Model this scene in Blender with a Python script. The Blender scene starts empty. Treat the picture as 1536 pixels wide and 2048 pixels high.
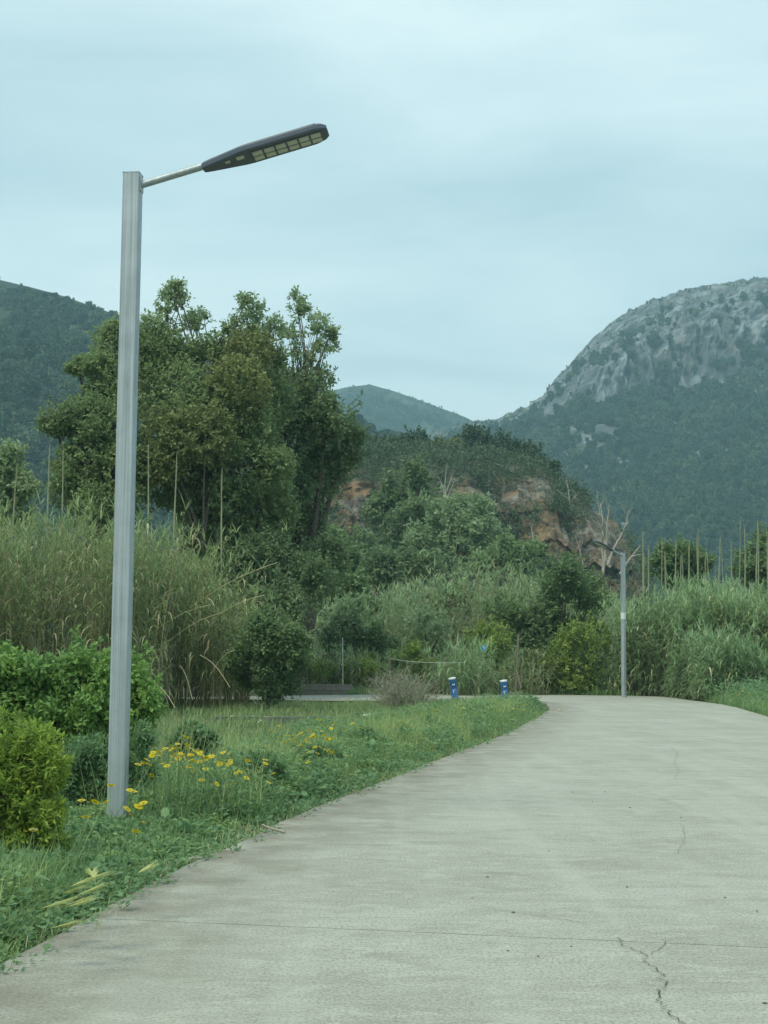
import bpy, math
import numpy as np
from mathutils import Matrix, Vector

rng = np.random.default_rng(11)
S = bpy.context.scene
COL = S.collection
R = math.radians

# ------------------------------------------------------------------ camera
F_PX, CAM_H, HORIZON = 3000.0, 1.14, 1318.0
PITCH = math.atan((HORIZON - 1024) / F_PX)
ROLL = R(0.45)
cam_d = bpy.data.cameras.new('camera')
cam = bpy.data.objects.new('camera', cam_d); COL.objects.link(cam)
cam_d.sensor_fit = 'VERTICAL'; cam_d.sensor_height = 36.0
cam_d.lens = F_PX / 2048 * 36.0
cam_d.clip_start = 0.05; cam_d.clip_end = 20000
CM = Matrix.Rotation(math.pi/2 + PITCH, 3, 'X') @ Matrix.Rotation(ROLL, 3, 'Z')
cam.matrix_world = Matrix.Translation((0, 0, CAM_H)) @ CM.to_4x4()
S.camera = cam
CMn = np.array(CM)

# ------------------------------------------------------------------ sky, sun, exposure
SUN_EL, SUN_AZ = R(58), R(-140)            # high, veiled sun, behind and to the left
w = bpy.data.worlds.new('World'); S.world = w; w.use_nodes = True
nt = w.node_tree; nt.nodes.clear()
def N(tree, typ, **kw):
    n = tree.nodes.new(typ)
    for k, v in kw.items():
        if k in n.inputs.keys(): n.inputs[k].default_value = v
        else: setattr(n, k, v)
    return n
out = N(nt, 'ShaderNodeOutputWorld')
sky = N(nt, 'ShaderNodeTexSky', sky_type='NISHITA', sun_disc=False)
sky.sun_elevation = SUN_EL; sky.sun_rotation = SUN_AZ
sky.air_density = 1.0; sky.dust_density = 2.0
bg1 = N(nt, 'ShaderNodeBackground', Strength=0.10)
nt.links.new(sky.outputs[0], bg1.inputs['Color'])
tc = N(nt, 'ShaderNodeTexCoord')
sep = N(nt, 'ShaderNodeSeparateXYZ'); nt.links.new(tc.outputs['Generated'], sep.inputs[0])
zz = N(nt, 'ShaderNodeMath', operation='ABSOLUTE'); nt.links.new(sep.outputs['Z'], zz.inputs[0])
zp = N(nt, 'ShaderNodeMath', operation='ADD'); nt.links.new(zz.outputs[0], zp.inputs[0]); zp.inputs[1].default_value = 0.22
dx = N(nt, 'ShaderNodeMath', operation='DIVIDE'); nt.links.new(sep.outputs['X'], dx.inputs[0]); nt.links.new(zp.outputs[0], dx.inputs[1])
dy = N(nt, 'ShaderNodeMath', operation='DIVIDE'); nt.links.new(sep.outputs['Y'], dy.inputs[0]); nt.links.new(zp.outputs[0], dy.inputs[1])
cmb = N(nt, 'ShaderNodeCombineXYZ'); nt.links.new(dx.outputs[0], cmb.inputs[0]); nt.links.new(dy.outputs[0], cmb.inputs[1])
mp = N(nt, 'ShaderNodeMapping'); mp.inputs['Rotation'].default_value = (0, 0, R(25)); mp.inputs['Scale'].default_value = (1.0, 1.7, 1)
mp.inputs['Location'].default_value = (0.7, 2.3, 0)
nt.links.new(cmb.outputs[0], mp.inputs[0])
n1 = N(nt, 'ShaderNodeTexNoise'); n1.inputs['Scale'].default_value = 1.5; n1.inputs['Detail'].default_value = 7; n1.inputs['Roughness'].default_value = 0.52; n1.inputs['Distortion'].default_value = 0.5
nt.links.new(mp.outputs[0], n1.inputs['Vector'])
cr = N(nt, 'ShaderNodeValToRGB')
cr.color_ramp.elements[0].position = 0.33; cr.color_ramp.elements[0].color = (0.340, 0.468, 0.500, 1)
cr.color_ramp.elements[1].position = 0.68; cr.color_ramp.elements[1].color = (0.535, 0.650, 0.655, 1)
nt.links.new(n1.outputs['Fac'], cr.inputs[0])
bg2 = N(nt, 'ShaderNodeBackground', Strength=1.10)
hzf = N(nt, 'ShaderNodeMapRange'); hzf.inputs['From Min'].default_value = 0.0; hzf.inputs['From Max'].default_value = 0.30; hzf.inputs['To Min'].default_value = 0.55; hzf.inputs['To Max'].default_value = 0.0
nt.links.new(zz.outputs[0], hzf.inputs[0])
hmx = N(nt, 'ShaderNodeMix', data_type='RGBA'); hin = [i for i in hmx.inputs if i.type == 'RGBA']
nt.links.new(hzf.outputs[0], hmx.inputs[0]); nt.links.new(cr.outputs[0], hin[0]); hin[1].default_value = (0.57, 0.66, 0.655, 1)
nt.links.new([q for q in hmx.outputs if q.type == 'RGBA'][0], bg2.inputs['Color'])
mx = N(nt, 'ShaderNodeMixShader'); mx.inputs[0].default_value = 0.88
nt.links.new(bg1.outputs[0], mx.inputs[1]); nt.links.new(bg2.outputs[0], mx.inputs[2])
nt.links.new(mx.outputs[0], out.inputs['Surface'])
sun_d = bpy.data.lights.new('sun', 'SUN'); sun_d.energy = 1.5; sun_d.angle = R(20); sun_d.color = (1.0, 0.97, 0.76)
sun = bpy.data.objects.new('sun', sun_d); COL.objects.link(sun)
sdir = Vector((math.sin(SUN_AZ)*math.cos(SUN_EL), math.cos(SUN_AZ)*math.cos(SUN_EL), math.sin(SUN_EL)))
sun.rotation_euler = sdir.to_track_quat('Z', 'Y').to_euler()
sun.location = (0, 0, 60)
S.view_settings.view_transform = 'Standard'; S.view_settings.look = 'None'
S.view_settings.exposure = 0.66; S.view_settings.gamma = 1.0; S.view_settings.use_curve_mapping = False
cy = S.cycles
cy.max_bounces = 8; cy.diffuse_bounces = 6; cy.glossy_bounces = 2; cy.transmission_bounces = 4; cy.volume_bounces = 1
cy.use_denoising = True; cy.sample_clamp_indirect = 4.0

# ------------------------------------------------------------------ helpers
def P(px, py, Y):
    """the world point on the photo's line of sight (px, py) that stands Y metres ahead"""
    px = np.asarray(px, float); py = np.asarray(py, float); Y = np.asarray(Y, float)
    d = np.stack(np.broadcast_arrays((px-768)/F_PX, -(py-1024)/F_PX, -np.ones_like(px)), -1) @ CMn.T
    return d / d[..., 1:2] * np.broadcast_to(Y, px.shape)[..., None] + np.array([0, 0, CAM_H])
def G(px, py, z=0.0):
    """the ground point (height z) seen at (px, py)"""
    d = np.array([(px-768)/F_PX, -(py-1024)/F_PX, -1.0]) @ CMn.T
    t = (z - CAM_H) / d[2]
    return d * t + np.array([0, 0, CAM_H])
def PXM(Y): return F_PX / Y          # photo pixels per metre at distance Y

def _h(ix, iy, iz):
    n = (ix*374761393 + iy*668265263 + iz*2147483647 + 1013904223) & 0xffffffff
    n = ((n ^ (n >> 13)) * 1274126177) & 0xffffffff
    n = n ^ (n >> 16)
    return (n & 0xffff) / 65535.0
def vnoise(p):
    p = np.asarray(p, float); i = np.floor(p).astype(np.int64); f = p - i
    u = f*f*(3-2*f); r = 0
    for a in (0, 1):
        for b in (0, 1):
            for c in (0, 1):
                wgt = (u[..., 0] if a else 1-u[..., 0])*(u[..., 1] if b else 1-u[..., 1])*(u[..., 2] if c else 1-u[..., 2])
                r = r + wgt*_h(i[..., 0]+a, i[..., 1]+b, i[..., 2]+c)
    return r
def fbm(p, o=4, gain=0.5):
    p = np.asarray(p, float); a, s, t = 1.0, 0.0, 0.0
    for k in range(o):
        s = s + a*vnoise(p*(2.03**k) + 17.3*k); t += a; a *= gain
    return s/t

class MB:
    """collects vertices and faces for one mesh"""
    def __init__(s): s.V = []; s.F = []; s.M = []; s.n = 0
    def add(s, V, F, m=0):
        V = np.asarray(V, float).reshape(-1, 3); F = np.asarray(F, np.int64)
        s.V.append(V); s.F.append(F + s.n); s.M.append(np.full(len(F), m)); s.n += len(V); return s
    def mesh(s, name, mats, smooth=False, attrs=None):
        me = bpy.data.meshes.new(name)
        V = np.concatenate(s.V) if s.V else np.zeros((0, 3))
        me.vertices.add(len(V)); me.vertices.foreach_set('co', V.astype(np.float32).ravel())
        cnt = np.concatenate([np.full(len(f), f.shape[1]) for f in s.F]); idx = np.concatenate([f.ravel() for f in s.F])
        me.loops.add(len(idx)); me.loops.foreach_set('vertex_index', idx.astype(np.int32))
        st = np.concatenate([[0], np.cumsum(cnt)[:-1]])
        me.polygons.add(len(cnt)); me.polygons.foreach_set('loop_start', st.astype(np.int32))
        me.polygons.foreach_set('material_index', np.concatenate(s.M).astype(np.int32))
        me.polygons.foreach_set('use_smooth', np.full(len(cnt), bool(smooth)))
        for m in (mats if isinstance(mats, (list, tuple)) else [mats]): me.materials.append(m)
        me.update(calc_edges=True); me.validate()
        for k, v in (attrs or {}).items():
            a = me.attributes.new(k, 'FLOAT', 'POINT'); a.data.foreach_set('value', np.asarray(v, np.float32))
        return me
    def build(s, name, mats, parent=None, smooth=False, attrs=None, **tags):
        o = bpy.data.objects.new(name, s.mesh(name, mats, smooth, attrs)); COL.objects.link(o)
        if parent is not None: o.parent = parent
        for k, v in tags.items(): o[k] = v
        return o
def thing(name, label, category, loc=(0, 0, 0), group=None, rotz=0.0):
    o = bpy.data.objects.new(name, None); COL.objects.link(o)
    o.location = Vector([float(c) for c in loc]); o.rotation_euler.z = rotz; o.empty_display_size = 0.2
    o['label'] = label; o['category'] = category
    if group: o['group'] = group
    return o
def norm(v): return v/np.maximum(np.linalg.norm(v, axis=-1, keepdims=True), 1e-9)

def box(mb, lo, hi, m=0, rot=None, org=(0, 0, 0), bev=0.0):
    lo = np.array(lo, float); hi = np.array(hi, float)
    if bev <= 0:
        V = np.array([[x, y, z] for z in (lo[2], hi[2]) for y in (lo[1], hi[1]) for x in (lo[0], hi[0])])
        F = [[0, 2, 3, 1], [4, 5, 7, 6], [0, 1, 5, 4], [2, 6, 7, 3], [0, 4, 6, 2], [1, 3, 7, 5]]
        if rot is not None: V = V @ np.array(rot).T
        mb.add(V + np.array(org), F, m); return
    b = bev                                # three stacked rings: chamfered top and bottom
    def ring(x0, x1, y0, y1, z): return [[x0, y0, z], [x1, y0, z], [x1, y1, z], [x0, y1, z]]
    V = np.array(ring(lo[0]+b, hi[0]-b, lo[1]+b, hi[1]-b, lo[2]) + ring(lo[0], hi[0], lo[1], hi[1], lo[2]+b)
                 + ring(lo[0], hi[0], lo[1], hi[1], hi[2]-b) + ring(lo[0]+b, hi[0]-b, lo[1]+b, hi[1]-b, hi[2]))
    F = [[3, 2, 1, 0], [12, 13, 14, 15]]
    for r in range(3):
        for k in range(4): F.append([r*4+k, r*4+(k+1) % 4, r*4+4+(k+1) % 4, r*4+4+k])
    if rot is not None: V = V @ np.array(rot).T
    mb.add(V + np.array(org), F, m)
def tubes(mb, paths, rad, sides=4, m=0, cap=False):
    """paths (n, k, 3), rad (n, k): tapered tubes"""
    paths = np.asarray(paths, float); rad = np.asarray(rad, float); n, k, _ = paths.shape
    t = np.gradient(paths, axis=1); t = norm(t)
    ref = np.where(np.abs(t[..., 2:3]) > 0.9, np.array([1.0, 0, 0]), np.array([0, 0, 1.0]))
    ref = np.broadcast_to(ref[:, :1], t.shape)
    u = norm(np.cross(t, ref)); v = np.cross(t, u)
    a = np.arange(sides)/sides*2*np.pi
    V = paths[:, :, None, :] + rad[:, :, None, None]*(u[:, :, None, :]*np.cos(a)[None, None, :, None] + v[:, :, None, :]*np.sin(a)[None, None, :, None])
    base = (np.arange(n)*k*sides)[:, None, None] + (np.arange(k-1)*sides)[None, :, None]
    j = np.arange(sides)[None, None, :]; j2 = (j+1) % sides
    F = np.stack([base+j, base+j2, base+j2+sides, base+j+sides], -1).reshape(-1, 4)
    mb.add(V.reshape(-1, 3), F, m)
    if cap:
        for q in range(n):
            mb.add(V[q, -1], [list(range(sides))], m); mb.add(V[q, 0], [list(range(sides))[::-1]], m)
def ribbons(mb, base, az, el, length, width, droop, segs=4, m=0, tipw=0.06, belly=0.0):
    base = np.asarray(base, float); n = len(base)
    az = np.broadcast_to(az, n); el = np.broadcast_to(el, n); length = np.broadcast_to(length, n); width = np.broadcast_to(width, n); droop = np.broadcast_to(droop, n)
    hx, hy = np.cos(az), np.sin(az)
    side = np.stack([-hy, hx, np.zeros(n)], -1)
    pos = base.copy(); rows = []
    for j in range(segs+1):
        t = j/segs
        wj = width*((1-t**2)*(1-tipw)+tipw)*(1 if belly == 0 else (1-belly)+belly*math.sin(math.pi*min(1, t*1.0+0.15)))
        rows.append(pos - side*wj[:, None]*0.5); rows.append(pos + side*wj[:, None]*0.5)
        e = el - droop*(t+0.5/segs)**1.3
        pos = pos + (length/segs)[:, None]*np.stack([np.cos(e)*hx, np.cos(e)*hy, np.sin(e)], -1)
    V = np.stack(rows, 1).reshape(-1, 3)
    b = (np.arange(n)*2*(segs+1))[:, None] + (np.arange(segs)*2)[None, :]
    F = np.stack([b, b+1, b+3, b+2], -1).reshape(-1, 4)
    mb.add(V, F, m)
OVAL = (np.array([[0, 0, 0], [0.45, 0.30, 0.07], [1, 0, -0.10], [0.45, -0.30, 0.07]]), np.array([[0, 2, 1], [0, 3, 2]]))
ROUND = (np.array([[0, 0, 0], [0.22, 0.40, 0.05], [0.62, 0.46, 0.07], [0.98, 0.20, -0.02], [0.98, -0.20, -0.02], [0.62, -0.46, 0.07], [0.22, -0.40, 0.05], [0.5, 0, -0.02]]), np.array([[0, 7, 1], [1, 7, 2], [2, 7, 3], [3, 7, 4], [4, 7, 5], [5, 7, 6], [6, 7, 0]]))
NARROW = (np.array([[0, 0, 0], [0.5, 0.15, 0.04], [1, 0, -0.12], [0.5, -0.15, 0.04]]), np.array([[0, 2, 1], [0, 3, 2]]))
def leaves(mb, pos, d, up, size, tmpl=OVAL, m=0):
    T, Fc = tmpl; n = len(pos); size = np.broadcast_to(size, n)
    x = norm(d); y = norm(np.cross(up, x)); z = np.cross(x, y)
    M = np.stack([x, y, z], -1)                                  # columns
    V = pos[:, None, :] + size[:, None, None]*np.einsum('nij,kj->nki', M, T)
    F = (np.arange(n)*len(T))[:, None, None] + Fc[None]
    mb.add(V.reshape(-1, 3), F.reshape(-1, Fc.shape[1]), m)
def rdir(n):
    return norm(rng.normal(size=(n, 3)))

# ------------------------------------------------------------------ materials
def mat(name):
    m = bpy.data.materials.new(name); m.use_nodes = True; t = m.node_tree; t.nodes.clear()
    o = N(t, 'ShaderNodeOutputMaterial'); return m, t, o
def simple(name, col, rough=0.6, metal=0.0, spec=0.4, noise=None, bump=0.0, nscale=20):
    m, t, o = mat(name)
    p = N(t, 'ShaderNodeBsdfPrincipled'); p.inputs['Base Color'].default_value = (*col, 1)
    p.inputs['Roughness'].default_value = rough; p.inputs['Metallic'].default_value = metal; p.inputs['Specular IOR Level'].default_value = spec
    if noise or bump:
        c = N(t, 'ShaderNodeTexCoord'); nz = N(t, 'ShaderNodeTexNoise'); nz.inputs['Scale'].default_value = nscale; nz.inputs['Detail'].default_value = 5
        t.links.new(c.outputs['Object'], nz.inputs['Vector'])
        if noise:
            mxn = N(t, 'ShaderNodeMix', data_type='RGBA'); mxn.inputs['A'].default_value = (*col, 1); mxn.inputs['B'].default_value = (*noise, 1)
            rp = N(t, 'ShaderNodeValToRGB'); rp.color_ramp.elements[0].position = 0.38; rp.color_ramp.elements[1].position = 0.66
            t.links.new(nz.outputs['Fac'], rp.inputs[0]); t.links.new(rp.outputs[0], mxn.inputs['Factor'])
            ins = [i for i in mxn.inputs if i.type == 'RGBA']; ins[0].default_value = (*col, 1); ins[1].default_value = (*noise, 1)
            t.links.new([q for q in mxn.outputs if q.type == 'RGBA'][0], p.inputs['Base Color'])
        if bump:
            b = N(t, 'ShaderNodeBump'); b.inputs['Strength'].default_value = bump; b.inputs['Distance'].default_value = 0.02
            t.links.new(nz.outputs['Fac'], b.inputs['Height']); t.links.new(b.outputs[0], p.inputs['Normal'])
    t.links.new(p.outputs[0], o.inputs['Surface']); return m
def leafmat(name, cols, trans=0.28, nscale=0.8, rough=0.55, spec=0.25, inst=False):
    """leaf colours vary leaf by leaf and, more slowly, through the plant"""
    m, t, o = mat(name)
    g = N(t, 'ShaderNodeNewGeometry'); c = N(t, 'ShaderNodeTexCoord')
    nz = N(t, 'ShaderNodeTexNoise'); nz.inputs['Scale'].default_value = nscale; nz.inputs['Detail'].default_value = 3
    t.links.new(c.outputs['Object'], nz.inputs['Vector'])
    a = N(t, 'ShaderNodeMath', operation='MULTIPLY'); a.inputs[1].default_value = 0.45
    t.links.new(g.outputs['Random Per Island'], a.inputs[0])
    b = N(t, 'ShaderNodeMath', operation='MULTIPLY_ADD'); b.inputs[1].default_value = 0.9; b.inputs[2].default_value = -0.18
    t.links.new(nz.outputs['Fac'], b.inputs[0])
    s = N(t, 'ShaderNodeMath', operation='ADD'); t.links.new(a.outputs[0], s.inputs[0]); t.links.new(b.outputs[0], s.inputs[1])
    src = s.outputs[0]
    if inst:
        oi = N(t, 'ShaderNodeObjectInfo'); sc_ = N(t, 'ShaderNodeVectorMath', operation='SCALE'); sc_.inputs['Scale'].default_value = 0.02
        t.links.new(oi.outputs['Location'], sc_.inputs[0]); nz.inputs['Scale'].default_value = 1.0; t.links.new(sc_.outputs[0], nz.inputs['Vector'])
        q = N(t, 'ShaderNodeMath', operation='MULTIPLY_ADD'); q.inputs[1].default_value = 0.5
        t.links.new(oi.outputs['Random'], q.inputs[0]); t.links.new(src, q.inputs[2])
        q2 = N(t, 'ShaderNodeMath', operation='SUBTRACT'); t.links.new(q.outputs[0], q2.inputs[0]); q2.inputs[1].default_value = 0.25; src = q2.outputs[0]
    rp = N(t, 'ShaderNodeValToRGB'); e = rp.color_ramp.elements
    while len(e) < len(cols): e.new(0.5)
    for k, cl in enumerate(cols): e[k].position = 0.12 + 0.76*k/(len(cols)-1); e[k].color = (*(min(0.4, 1.9*q_) for q_ in cl), 1)
    t.links.new(src, rp.inputs[0])
    p = N(t, 'ShaderNodeBsdfPrincipled'); p.inputs['Roughness'].default_value = rough; p.inputs['Specular IOR Level'].default_value = spec
    t.links.new(rp.outputs[0], p.inputs['Base Color'])
    tr = N(t, 'ShaderNodeBsdfTranslucent')
    hs = N(t, 'ShaderNodeHueSaturation'); hs.inputs['Hue'].default_value = 0.485; hs.inputs['Value'].default_value = 1.25; t.links.new(rp.outputs[0], hs.inputs['Color'])
    t.links.new(hs.outputs[0], tr.inputs['Color'])
    hs.inputs['Value'].default_value = min(1.0, 2.4*trans)
    x = N(t, 'ShaderNodeAddShader')
    t.links.new(p.outputs[0], x.inputs[0]); t.links.new(tr.outputs[0], x.inputs[1]); t.links.new(x.outputs[0], o.inputs['Surface'])
    return m

M_tree = leafmat('tree_leaf', [(0.036, 0.056, 0.026), (0.064, 0.090, 0.038), (0.100, 0.128, 0.054)], 0.34, 0.35)
M_tree_grey = leafmat('tree_leaf_grey', [(0.048, 0.075, 0.040), (0.082, 0.112, 0.060), (0.13, 0.155, 0.088)], 0.40, 0.4)
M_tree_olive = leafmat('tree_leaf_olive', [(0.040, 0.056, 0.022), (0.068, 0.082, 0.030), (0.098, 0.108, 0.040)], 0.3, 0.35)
M_tree_dark = leafmat('tree_leaf_dark', [(0.028, 0.048, 0.025), (0.050, 0.074, 0.034), (0.078, 0.104, 0.046)], 0.34, 0.4)
M_mid = leafmat('mid_leaf', [(0.034, 0.058, 0.027), (0.060, 0.090, 0.038), (0.092, 0.124, 0.052)], 0.28, 0.3)
M_pine = leafmat('pine_needle', [(0.016, 0.034, 0.018), (0.030, 0.052, 0.025), (0.046, 0.070, 0.032)], 0.12, 0.5)
M_scrub = leafmat('scrub_leaf', [(0.020, 0.034, 0.019), (0.034, 0.053, 0.027), (0.062, 0.080, 0.038)], 0.2, 0.25)
M_yellow_shrub = leafmat('yellow_green_leaf', [(0.030, 0.054, 0.018), (0.070, 0.102, 0.024), (0.16, 0.185, 0.040)], 0.33, 2.2)
M_yellow_near = leafmat('yellow_green_near', [(0.036, 0.066, 0.014), (0.082, 0.120, 0.022), (0.16, 0.185, 0.036)], 0.36, 1.8)
M_bramble = leafmat('bramble_leaf', [(0.032, 0.066, 0.022), (0.068, 0.118, 0.034), (0.125, 0.180, 0.050)], 0.35, 1.2)
M_cane = leafmat('cane_leaf', [(0.044, 0.070, 0.028), (0.078, 0.108, 0.046), (0.135, 0.150, 0.072)], 0.32, 0.5)
M_cane_green = leafmat('reed_leaf', [(0.046, 0.080, 0.038), (0.080, 0.120, 0.058), (0.135, 0.170, 0.092)], 0.32, 0.35)
M_cane_pale = leafmat('pale_reed_leaf', [(0.046, 0.076, 0.036), (0.078, 0.112, 0.054), (0.135, 0.160, 0.085)], 0.32, 0.25)
M_cane_dry = leafmat('dry_cane_leaf', [(0.13, 0.115, 0.065), (0.21, 0.19, 0.11), (0.30, 0.28, 0.18)], 0.3, 0.7)
M_canestem = leafmat('cane_stem', [(0.085, 0.075, 0.042), (0.13, 0.115, 0.062), (0.18, 0.16, 0.09)], 0.0, 1.0)
M_plume = leafmat('plume', [(0.11, 0.12, 0.08), (0.15, 0.155, 0.10), (0.19, 0.19, 0.13)], 0.3, 1.0)
M_grass = leafmat('grass_blade', [(0.036, 0.070, 0.030), (0.066, 0.106, 0.042), (0.115, 0.155, 0.062)], 0.35, 0.9)
M_grass_y = leafmat('grass_seeding', [(0.062, 0.092, 0.034), (0.105, 0.132, 0.050), (0.165, 0.178, 0.080)], 0.35, 0.9)
M_weed = leafmat('weed_leaf', [(0.030, 0.062, 0.030), (0.052, 0.092, 0.042), (0.085, 0.130, 0.060)], 0.32, 1.5)
M_field = leafmat('field_grass', [(0.040, 0.066, 0.028), (0.066, 0.098, 0.038), (0.115, 0.140, 0.060)], 0.3, 0.4)
M_forest = leafmat('forest_leaf', [(0.012, 0.027, 0.017), (0.026, 0.045, 0.025), (0.058, 0.080, 0.040)], 0.12, 0.15, inst=True)
M_bark = simple('bark', (0.075, 0.062, 0.046), 0.9, noise=(0.13, 0.115, 0.09), bump=0.6, nscale=9)
M_deadwood = simple('dead_wood', (0.42, 0.39, 0.33), 0.9, noise=(0.30, 0.27, 0.22), nscale=4)
M_twig = leafmat('grey_twig', [(0.10, 0.10, 0.07), (0.14, 0.14, 0.10), (0.19, 0.185, 0.14)], 0.0, 2.0)

def concrete():
    m, t, o = mat('road_concrete')
    c = N(t, 'ShaderNodeTexCoord'); p = N(t, 'ShaderNodeBsdfPrincipled'); p.inputs['Roughness'].default_value = 0.88; p.inputs['Specular IOR Level'].default_value = 0.25
    def noise(scale, sc, det=5, rough=0.55, dist=0.0, rot=0.0):
        mpg = N(t, 'ShaderNodeMapping'); mpg.inputs['Scale'].default_value = sc; mpg.inputs['Rotation'].default_value = (0, 0, rot)
        t.links.new(c.outputs['Object'], mpg.inputs[0])
        z = N(t, 'ShaderNodeTexNoise'); z.inputs['Scale'].default_value = scale; z.inputs['Detail'].default_value = det; z.inputs['Roughness'].default_value = rough; z.inputs['Distortion'].default_value = dist
        t.links.new(mpg.outputs[0], z.inputs['Vector']); return z.outputs['Fac']
    def mixc(fac, a, b, mode='MIX'):
        x = N(t, 'ShaderNodeMix', data_type='RGBA', blend_type=mode)
        ins = [i for i in x.inputs if i.type == 'RGBA']
        for s, v in ((ins[0], a), (ins[1], b)):
            if isinstance(v, tuple): s.default_value = (*v, 1)
            else: t.links.new(v, s)
        if isinstance(fac, float): x.inputs[0].default_value = fac
        else: t.links.new(fac, x.inputs[0])
        return [q for q in x.outputs if q.type == 'RGBA'][0]
    def ramp(fac, lo, hi):
        x = N(t, 'ShaderNodeMapRange'); x.inputs['From Min'].default_value = lo; x.inputs['From Max'].default_value = hi; t.links.new(fac, x.inputs[0]); return x.outputs[0]
    def mul(a, b):
        x = N(t, 'ShaderNodeMath', operation='MULTIPLY'); t.links.new(a, x.inputs[0])
        if isinstance(b, float): x.inputs[1].default_value = b
        else: t.links.new(b, x.inputs[1])
        return x.outputs[0]
    big = noise(0.9, (0.8, 1.0, 1), 5, 0.6, 0.6, 0.2)
    streak = noise(3.0, (0.55, 1.4, 1), 7, 0.68, 0.7, 0.2)
    broom = noise(22, (0.16, 1.8, 1), 4, 0.65, 0.3, 0.2)
    fine = noise(70, (1, 0.8, 1), 5, 0.75)
    blot = noise(7, (0.7, 1.0, 1), 6, 0.65, 0.8)
    col = mixc(ramp(big, 0.34, 0.66), (0.338, 0.342, 0.288), (0.428, 0.435, 0.382))
    col = mixc(mul(ramp(streak, 0.50, 0.68), 0.55), col, (0.235, 0.228, 0.175))
    col = mixc(mul(ramp(blot, 0.50, 0.64), 0.7), col, (0.47, 0.475, 0.41))
    col = mixc(mul(ramp(broom, 0.50, 0.75), 0.40), col, (0.22, 0.21, 0.17))
    col = mixc(mul(ramp(fine, 0.46, 0.60), 0.62), col, (0.15, 0.147, 0.12))
    grit = noise(150, (1, 0.8, 1), 2, 0.6)
    col = mixc(mul(ramp(grit, 0.55, 0.66), 0.6), col, (0.50, 0.50, 0.45))
    wear = noise(1.0, (2.6, 0.12, 1), 4, 0.6, 0.3, 0.16)
    col = mixc(mul(ramp(wear, 0.50, 0.70), 0.30), col, (0.47, 0.475, 0.41))
    at = N(t, 'ShaderNodeAttribute', attribute_name='edge')
    em = mul(at.outputs['Fac'], ramp(noise(2.2, (1, 1, 1), 5, 0.6), 0.28, 0.60))
    col = mixc(mul(em, 0.6), col, (0.125, 0.10, 0.07))
    t.links.new(col, p.inputs['Base Color'])
    bm = N(t, 'ShaderNodeBump'); bm.inputs['Strength'].default_value = 0.35; bm.inputs['Distance'].default_value = 0.006
    ad = N(t, 'ShaderNodeMath', operation='ADD'); t.links.new(broom, ad.inputs[0]); t.links.new(mul(fine, 0.6), ad.inputs[1])
    t.links.new(ad.outputs[0], bm.inputs['Height']); t.links.new(bm.outputs[0], p.inputs['Normal'])
    t.links.new(p.outputs[0], o.inputs['Surface']); return m
M_conc = concrete()
M_joint = simple('joint_dirt', (0.05, 0.045, 0.035), 0.95)
M_crack = simple('crack_dirt', (0.060, 0.055, 0.042), 0.95)
M_soil = simple('soil', (0.085, 0.080, 0.040), 0.95, noise=(0.060, 0.085, 0.030), bump=0.5, nscale=0.9)

def rockmat(name, base, warm, dark, zs=0.5, scale=0.02, warm_lo=0.52, warm_hi=0.66, stretch=(1, 1, 0.35), green=None):
    m, t, o = mat(name); c = N(t, 'ShaderNodeTexCoord'); p = N(t, 'ShaderNodeBsdfPrincipled'); p.inputs['Roughness'].default_value = 0.95; p.inputs['Specular IOR Level'].default_value = 0.15
    def noise(sc, st, det=6, rough=0.6):
        mpg = N(t, 'ShaderNodeMapping'); mpg.inputs['Scale'].default_value = st; t.links.new(c.outputs['Object'], mpg.inputs[0])
        z = N(t, 'ShaderNodeTexNoise'); z.inputs['Scale'].default_value = sc; z.inputs['Detail'].default_value = det; z.inputs['Roughness'].default_value = rough; z.inputs['Distortion'].default_value = 0.6
        t.links.new(mpg.outputs[0], z.inputs['Vector']); return z.outputs['Fac']
    def rng_(f, lo, hi, k=1.0):
        x = N(t, 'ShaderNodeMapRange'); x.inputs['From Min'].default_value = lo; x.inputs['From Max'].default_value = hi; x.inputs['To Max'].default_value = k; t.links.new(f, x.inputs[0]); return x.outputs[0]
    def mixc(fac, a, b):
        x = N(t, 'ShaderNodeMix', data_type='RGBA'); ins = [i for i in x.inputs if i.type == 'RGBA']
        for s_, v in ((ins[0], a), (ins[1], b)):
            if isinstance(v, tuple): s_.default_value = (*v, 1)
            else: t.links.new(v, s_)
        t.links.new(fac, x.inputs[0]); return [q for q in x.outputs if q.type == 'RGBA'][0]
    col = mixc(rng_(noise(scale, stretch), 0.48, 0.58, 1.0), base, tuple(x*2.5 for x in base))
    col = mixc(rng_(noise(scale*0.7, (1, 1, 0.8), 5), warm_lo, warm_hi), col, warm)
    col = mixc(rng_(noise(scale*1.7, (1, 1, zs), 6, 0.65), 0.50, 0.64, 0.85), col, dark)
    if green:
        g = N(t, 'ShaderNodeNewGeometry'); sp = N(t, 'ShaderNodeSeparateXYZ'); t.links.new(g.outputs['Normal'], sp.inputs[0])
        col = mixc(rng_(sp.outputs['Z'], green[1], green[2]), col, green[0])
    t.links.new(col, p.inputs['Base Color'])
    b = N(t, 'ShaderNodeBump'); b.inputs['Strength'].default_value = 0.8; b.inputs['Distance'].default_value = 0.9/scale*0.1
    t.links.new(noise(scale*4, stretch, 6, 0.7), b.inputs['Height']); t.links.new(b.outputs[0], p.inputs['Normal'])
    t.links.new(p.outputs[0], o.inputs['Surface']); return m
M_mount = rockmat('mountain_rock', (0.105, 0.115, 0.120), (0.20, 0.170, 0.142), (0.026, 0.034, 0.034), 0.22, 0.085, 0.56, 0.68, (1, 1, 0.25), ((0.045, 0.068, 0.034), 0.86, 0.97))
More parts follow.
